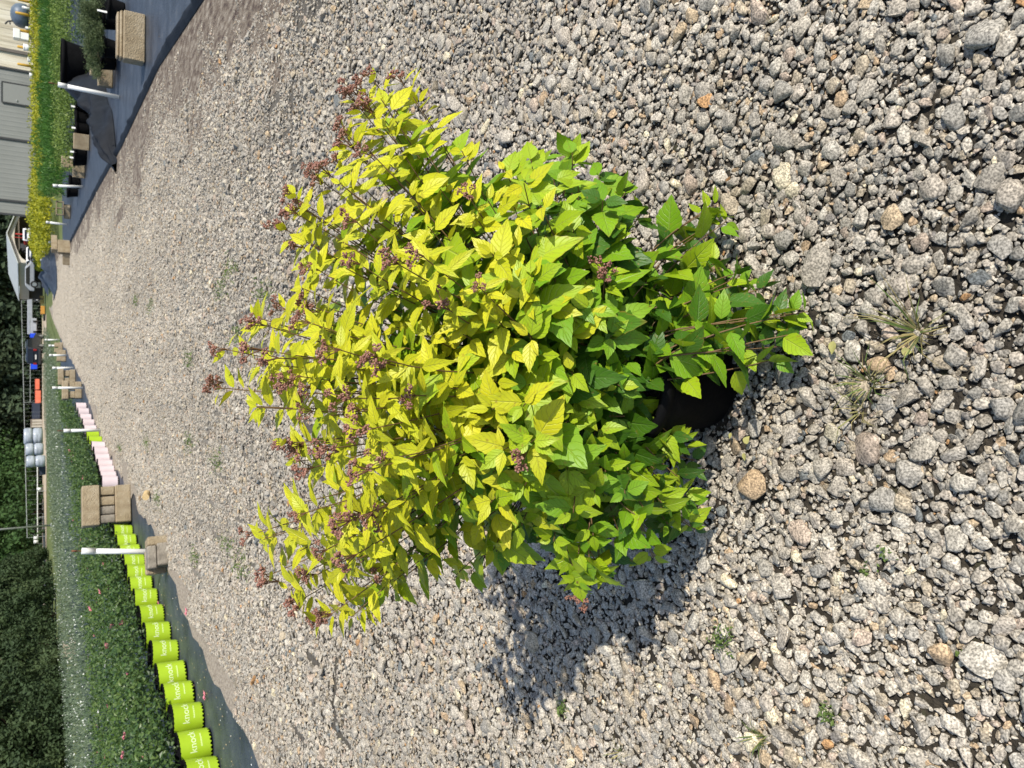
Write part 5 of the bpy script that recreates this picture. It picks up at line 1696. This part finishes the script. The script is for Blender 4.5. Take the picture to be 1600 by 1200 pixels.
def trunk_mesh(h, r):
    b_ = MB()
    b_.tube([(0, 0, 0), (.05 * h * .1, 0, h * .4), (0, .03, h)], [r, r * .7, r * .2], 9)
    for k in range(7):
        a = k * 2.4; z_ = h * (.25 + .09 * k)
        b_.tube([(0, 0, z_), (math.cos(a) * h * .10, math.sin(a) * h * .10, z_ + h * .06), (math.cos(a) * h * .2, math.sin(a) * h * .2, z_ + h * .13)], [r * .4, r * .25, r * .08], 5)
    return b_.mesh('trunk', M_bark, True)
tr_me = {'c': trunk_mesh(5.6, .16), 'd': trunk_mesh(11, .24), 'm': trunk_mesh(8, .2)}
def tree(name, loc, s_, cm, tm, label, group, cz=.0):
    t = empty(name, loc, R.uniform(0, 6.28), label, 'tree', group)
    a = link(bpy.data.objects.new('trunk', tm), t); b = link(bpy.data.objects.new('crown', cm), t)
    a.scale = (s_, s_, s_); b.scale = (s_, s_, s_ * R.uniform(.92, 1.1)); b.location = (0, 0, cz)
    return t
for i, (px, py, s_) in enumerate([(121, 1232, 1.0), (114, 1196, 1.05), (112, 1150, .95), (108, 1108, 1.0), (104, 1065, .95), (99, 1025, 1.05), (94, 985, 1.0), (88, 945, 1.1), (83, 905, 1.15), (77, 875, .9)]):
    c = G(px, py)
    tree('conifer_tree', (c.x - .8, c.y + .8, -.05), s_, con_me[i % 3], tr_me['c'], 'brownish green conifer behind the white-flecked bed, %s counting from the near end' % ORD[i], 'conifers along the flower bed', .1)
for i, (px, py, Y, s_) in enumerate([(64, 1000, 75, 1.2), (62, 930, 82, 1.2), (62, 868, 92, .9), (61, 830, 96, .95), (60, 800, 104, 1.0), (60, 770, 110, .9), (60, 742, 118, .9), (58, 850, 120, 1.3), (58, 720, 125, 1.1)]):
    c = P(px, py, Y)
    tree('broadleaf_tree', (c.x, c.y, 0), s_, mid_me[i % 2], tr_me['m'], 'mid green leafy tree behind the fence and poles, %s from the conifer side' % ORD[i], 'leafy trees behind the fence', .3)
k = 0
for Y, x0, x1, st_ in ((128, -26, 30, 5.6), (138, -44, 46, 6.5)):
    x = x0
    while x < x1:
        tree('woodland_tree', (x + R.uniform(-1, 1), Y + R.uniform(-3, 3), 0), R.uniform(.95, 1.25), dark_me[k % 3], tr_me['d'], 'dark woodland tree in the shaded wood behind the vehicles', 'dark woodland trees', R.uniform(-.8, .2))
        x += st_; k += 1
pxy = np.column_stack([NR.uniform(-70, 75, 26000), NR.uniform(126, 160, 26000)])
z = 9 * NR.random(26000) ** 1.3
tag(leaf_cloud('woodland_undergrowth', np.column_stack([pxy, z]), NR.uniform(.6, 1.3, 26000), M_dark, aspect=.6), 'dense dark undergrowth filling the far wood', 'woodland', kind='stuff')
# hill of woodland behind everything
vs, fs = [], []
nx, nz = 60, 8
for i in range(nx + 1):
    for j in range(nz + 1):
        x = -320 + 640 * i / nx
        vs.append((x, 170 + j * 6 + 4 * noise.noise((x * .06, j, 1)), -1 + j * 3.4 + 2.0 * noise.noise((x * .09, j * .7, 4))))
for i in range(nx):
    for j in range(nz):
        a = i * (nz + 1) + j; fs.append((a, a + 1, a + nz + 2, a + nz + 1))
b_ = MB(); b_.add(vs, fs); tag(b_.build('wooded_hill', M_dark, None, True), kind='structure')

# ------------------------------------------------------------------ SMALL THINGS ON THE GRAVEL
def tuft(px, py, n, h, ms, label, cat='grass tuft', flat=.5):
    c = G(px, py)
    vs, fs, mi = [], [], []
    b_ = MB()
    for i in range(n):
        a = R.uniform(0, 6.283); l = h * R.uniform(.5, 1.2); sp_ = R.uniform(.2, 1.0) * (1 + flat)
        p0 = Vector((math.cos(a) * .006, math.sin(a) * .006, .003))
        p1 = p0 + Vector((math.cos(a) * l * .45 * sp_, math.sin(a) * l * .45 * sp_, l * .55))
        p2 = p1 + Vector((math.cos(a + .3) * l * .5 * sp_, math.sin(a + .3) * l * .5 * sp_, l * R.uniform(-.35, .3)))
        s_ = Vector((-math.sin(a), math.cos(a), 0)) * R.uniform(.0008, .0017)
        b_.mat(R.randrange(len(ms)))
        b_.add([p0 - s_, p0 + s_, p1 + s_ * .8, p1 - s_ * .8, p2], [(0, 1, 2, 3), (3, 2, 4)])
    o = b_.build('grass_tuft', ms); o.location = c + Vector((0, 0, .006))
    return tag(o, label, cat)
def weed(px, py, n, h, label):
    c = G(px, py)
    pos = NR.normal(0, 1, (n, 3)) * np.array([h * .8, h * .8, h * .35]) + np.array([0, 0, h * .7])
    pos[:, 2] = np.abs(pos[:, 2]) + .008
    o = leaf_cloud('weed', pos, NR.uniform(.006, .014, n), M_weed, aspect=.5)
    o.location = c
    return tag(o, label, 'weed', kind='stuff')
tuft(1440, 520, 44, .07, [M_dry, M_dry, M_dry, M_dry, M_weed], 'dry straw coloured grass tuft with long bent blades on the gravel', flat=.8)
tuft(1365, 600, 34, .06, [M_dry, M_weed], 'smaller green and straw grass tuft nearer the pot')
tuft(1350, 640, 14, .05, [M_dry], 'wisp of dry grass between the tuft and the shadow')
tuft(1196, 1150, 30, .05, [M_weed, M_dry], 'greenish grass tuft at the edge of the picture on the rose side', flat=.2)
tuft(975, 1175, 16, .045, [M_dry, M_weed], 'thin dry tuft in the sunny gravel on the rose side')
weed(1390, 866, 26, .012, 'tiny bright green weed sprig below the large pinkish stones')
weed(1357, 888, 14, .008, 'smaller of two bright green sprigs close together')
weed(1140, 1000, 120, .022, 'spreading green weed patch in the gravel at the edge of the shrub shadow')
weed(885, 1105, 70, .016, 'low green weed in the shaded gravel')
weed(1505, 1020, 10, .008, 'tiny green sprout beside the big tan stone')
weed(1300, 1110, 60, .014, 'mossy green weed between stones far from the pot')
for i, (px, py) in enumerate([(350, 455), (378, 520), (365, 420), (420, 460), (300, 690), (232, 690), (345, 720), (385, 885), (310, 870), (360, 850), (250, 780), (240, 478), (215, 470), (190, 700), (300, 560), (870, 560)]):
    if i == 15: continue
    c = G(px, py)
    n = 90
    pos = NR.normal(0, 1, (n, 3)) * np.array([.05, .12, .02]) + np.array([0, 0, .03]); pos[:, 2] = np.abs(pos[:, 2])
    o = leaf_cloud('weed', pos, NR.uniform(.02, .045, n), M_weed, aspect=.25); o.location = c
    tag(o, 'small green weed clump growing in the road gravel beyond the shrub', 'weed', 'weeds in the road gravel', 'stuff')
lm = LEAVES[1][2][3].copy(); lm.materials.clear(); lm.materials.append(M_fallen)
for i, (px, py, s_, lab) in enumerate([(1311, 534, .026, 'pale yellow fallen leaf on the stones below the shrub'), (1415, 549, .02, 'small yellow fallen leaf beside the dry grass tuft'), (1172, 691, .020, 'pale fallen leaf in the pot shadow, largest of three'), (1172, 706, .018, 'pale fallen leaf in the pot shadow, farthest from the pot'), (1152, 675, .014, 'tiny pale fallen leaf in the shade beside the pot')]):
    o = link(bpy.data.objects.new('fallen_leaf', lm)); o.location = G(px, py) + Vector((0, -.01, .030)); o.scale = (s_ * 1.3, s_, s_); o.rotation_euler = (R.uniform(-.2, .2), .2, R.uniform(0, 6))
    tag(o, lab, 'leaf')
c = G(238, 774)
t_ = MB(); t_.tube([(-.085, 0, .03), (.085, 0, .036)], [.042, .040], 16); o = t_.build('log_slice', [M_chip], None); o.location = c + Vector((0, .05, .03)); o.rotation_euler = (0, .25, 1.4)
tag(o, 'short pale sawn log slice lying alone on the gravel', 'log')
# more pots and leafy plants on the cloth side, litter on the cloth there
for i, (px, py, lab) in enumerate([(141, 150, 'dark potted plant at the foot of the leaning pipe'), (132, 222, 'leafy potted plant behind the single tan block'), (127, 252, 'leafy potted plant behind the two leaning blocks'), (170, 8, 'black pot with dark foliage at the very edge of the picture'), (160, 52, 'black pot with dark foliage between the junipers')]):
    c = G(px, py)
    t = empty('potted_plant', (c.x, c.y + .2, 0), 0, lab, 'potted plant')
    p = link(bpy.data.objects.new('pot', bp_me), t); p.scale = (1.15, 1.15, 1.1)
    f = link(bpy.data.objects.new('foliage', rose_mes[i % 5]), t); f['kind'] = 'stuff'; f.scale = (.95, .95, .8)
b_ = MB()
for i in range(260):
    y = R.uniform(6.5, 22)
    x = interp(ER, y) + R.uniform(.03, 1.6)
    s_ = R.uniform(.006, .018)
    a = R.uniform(0, 6.28)
    c = Vector((x, y, .012))
    u, v = Vector((math.cos(a), math.sin(a), .2)) * s_, Vector((-math.sin(a), math.cos(a), .1)) * s_ * .6
    b_.add([c - u, c - v, c + u, c + v], [(0, 1, 2, 3)])
tag(b_.build('leaf_litter', [M_bark]), 'dark specks of leaf and bark litter on the black cloth beside the blocks', 'litter', kind='stuff')
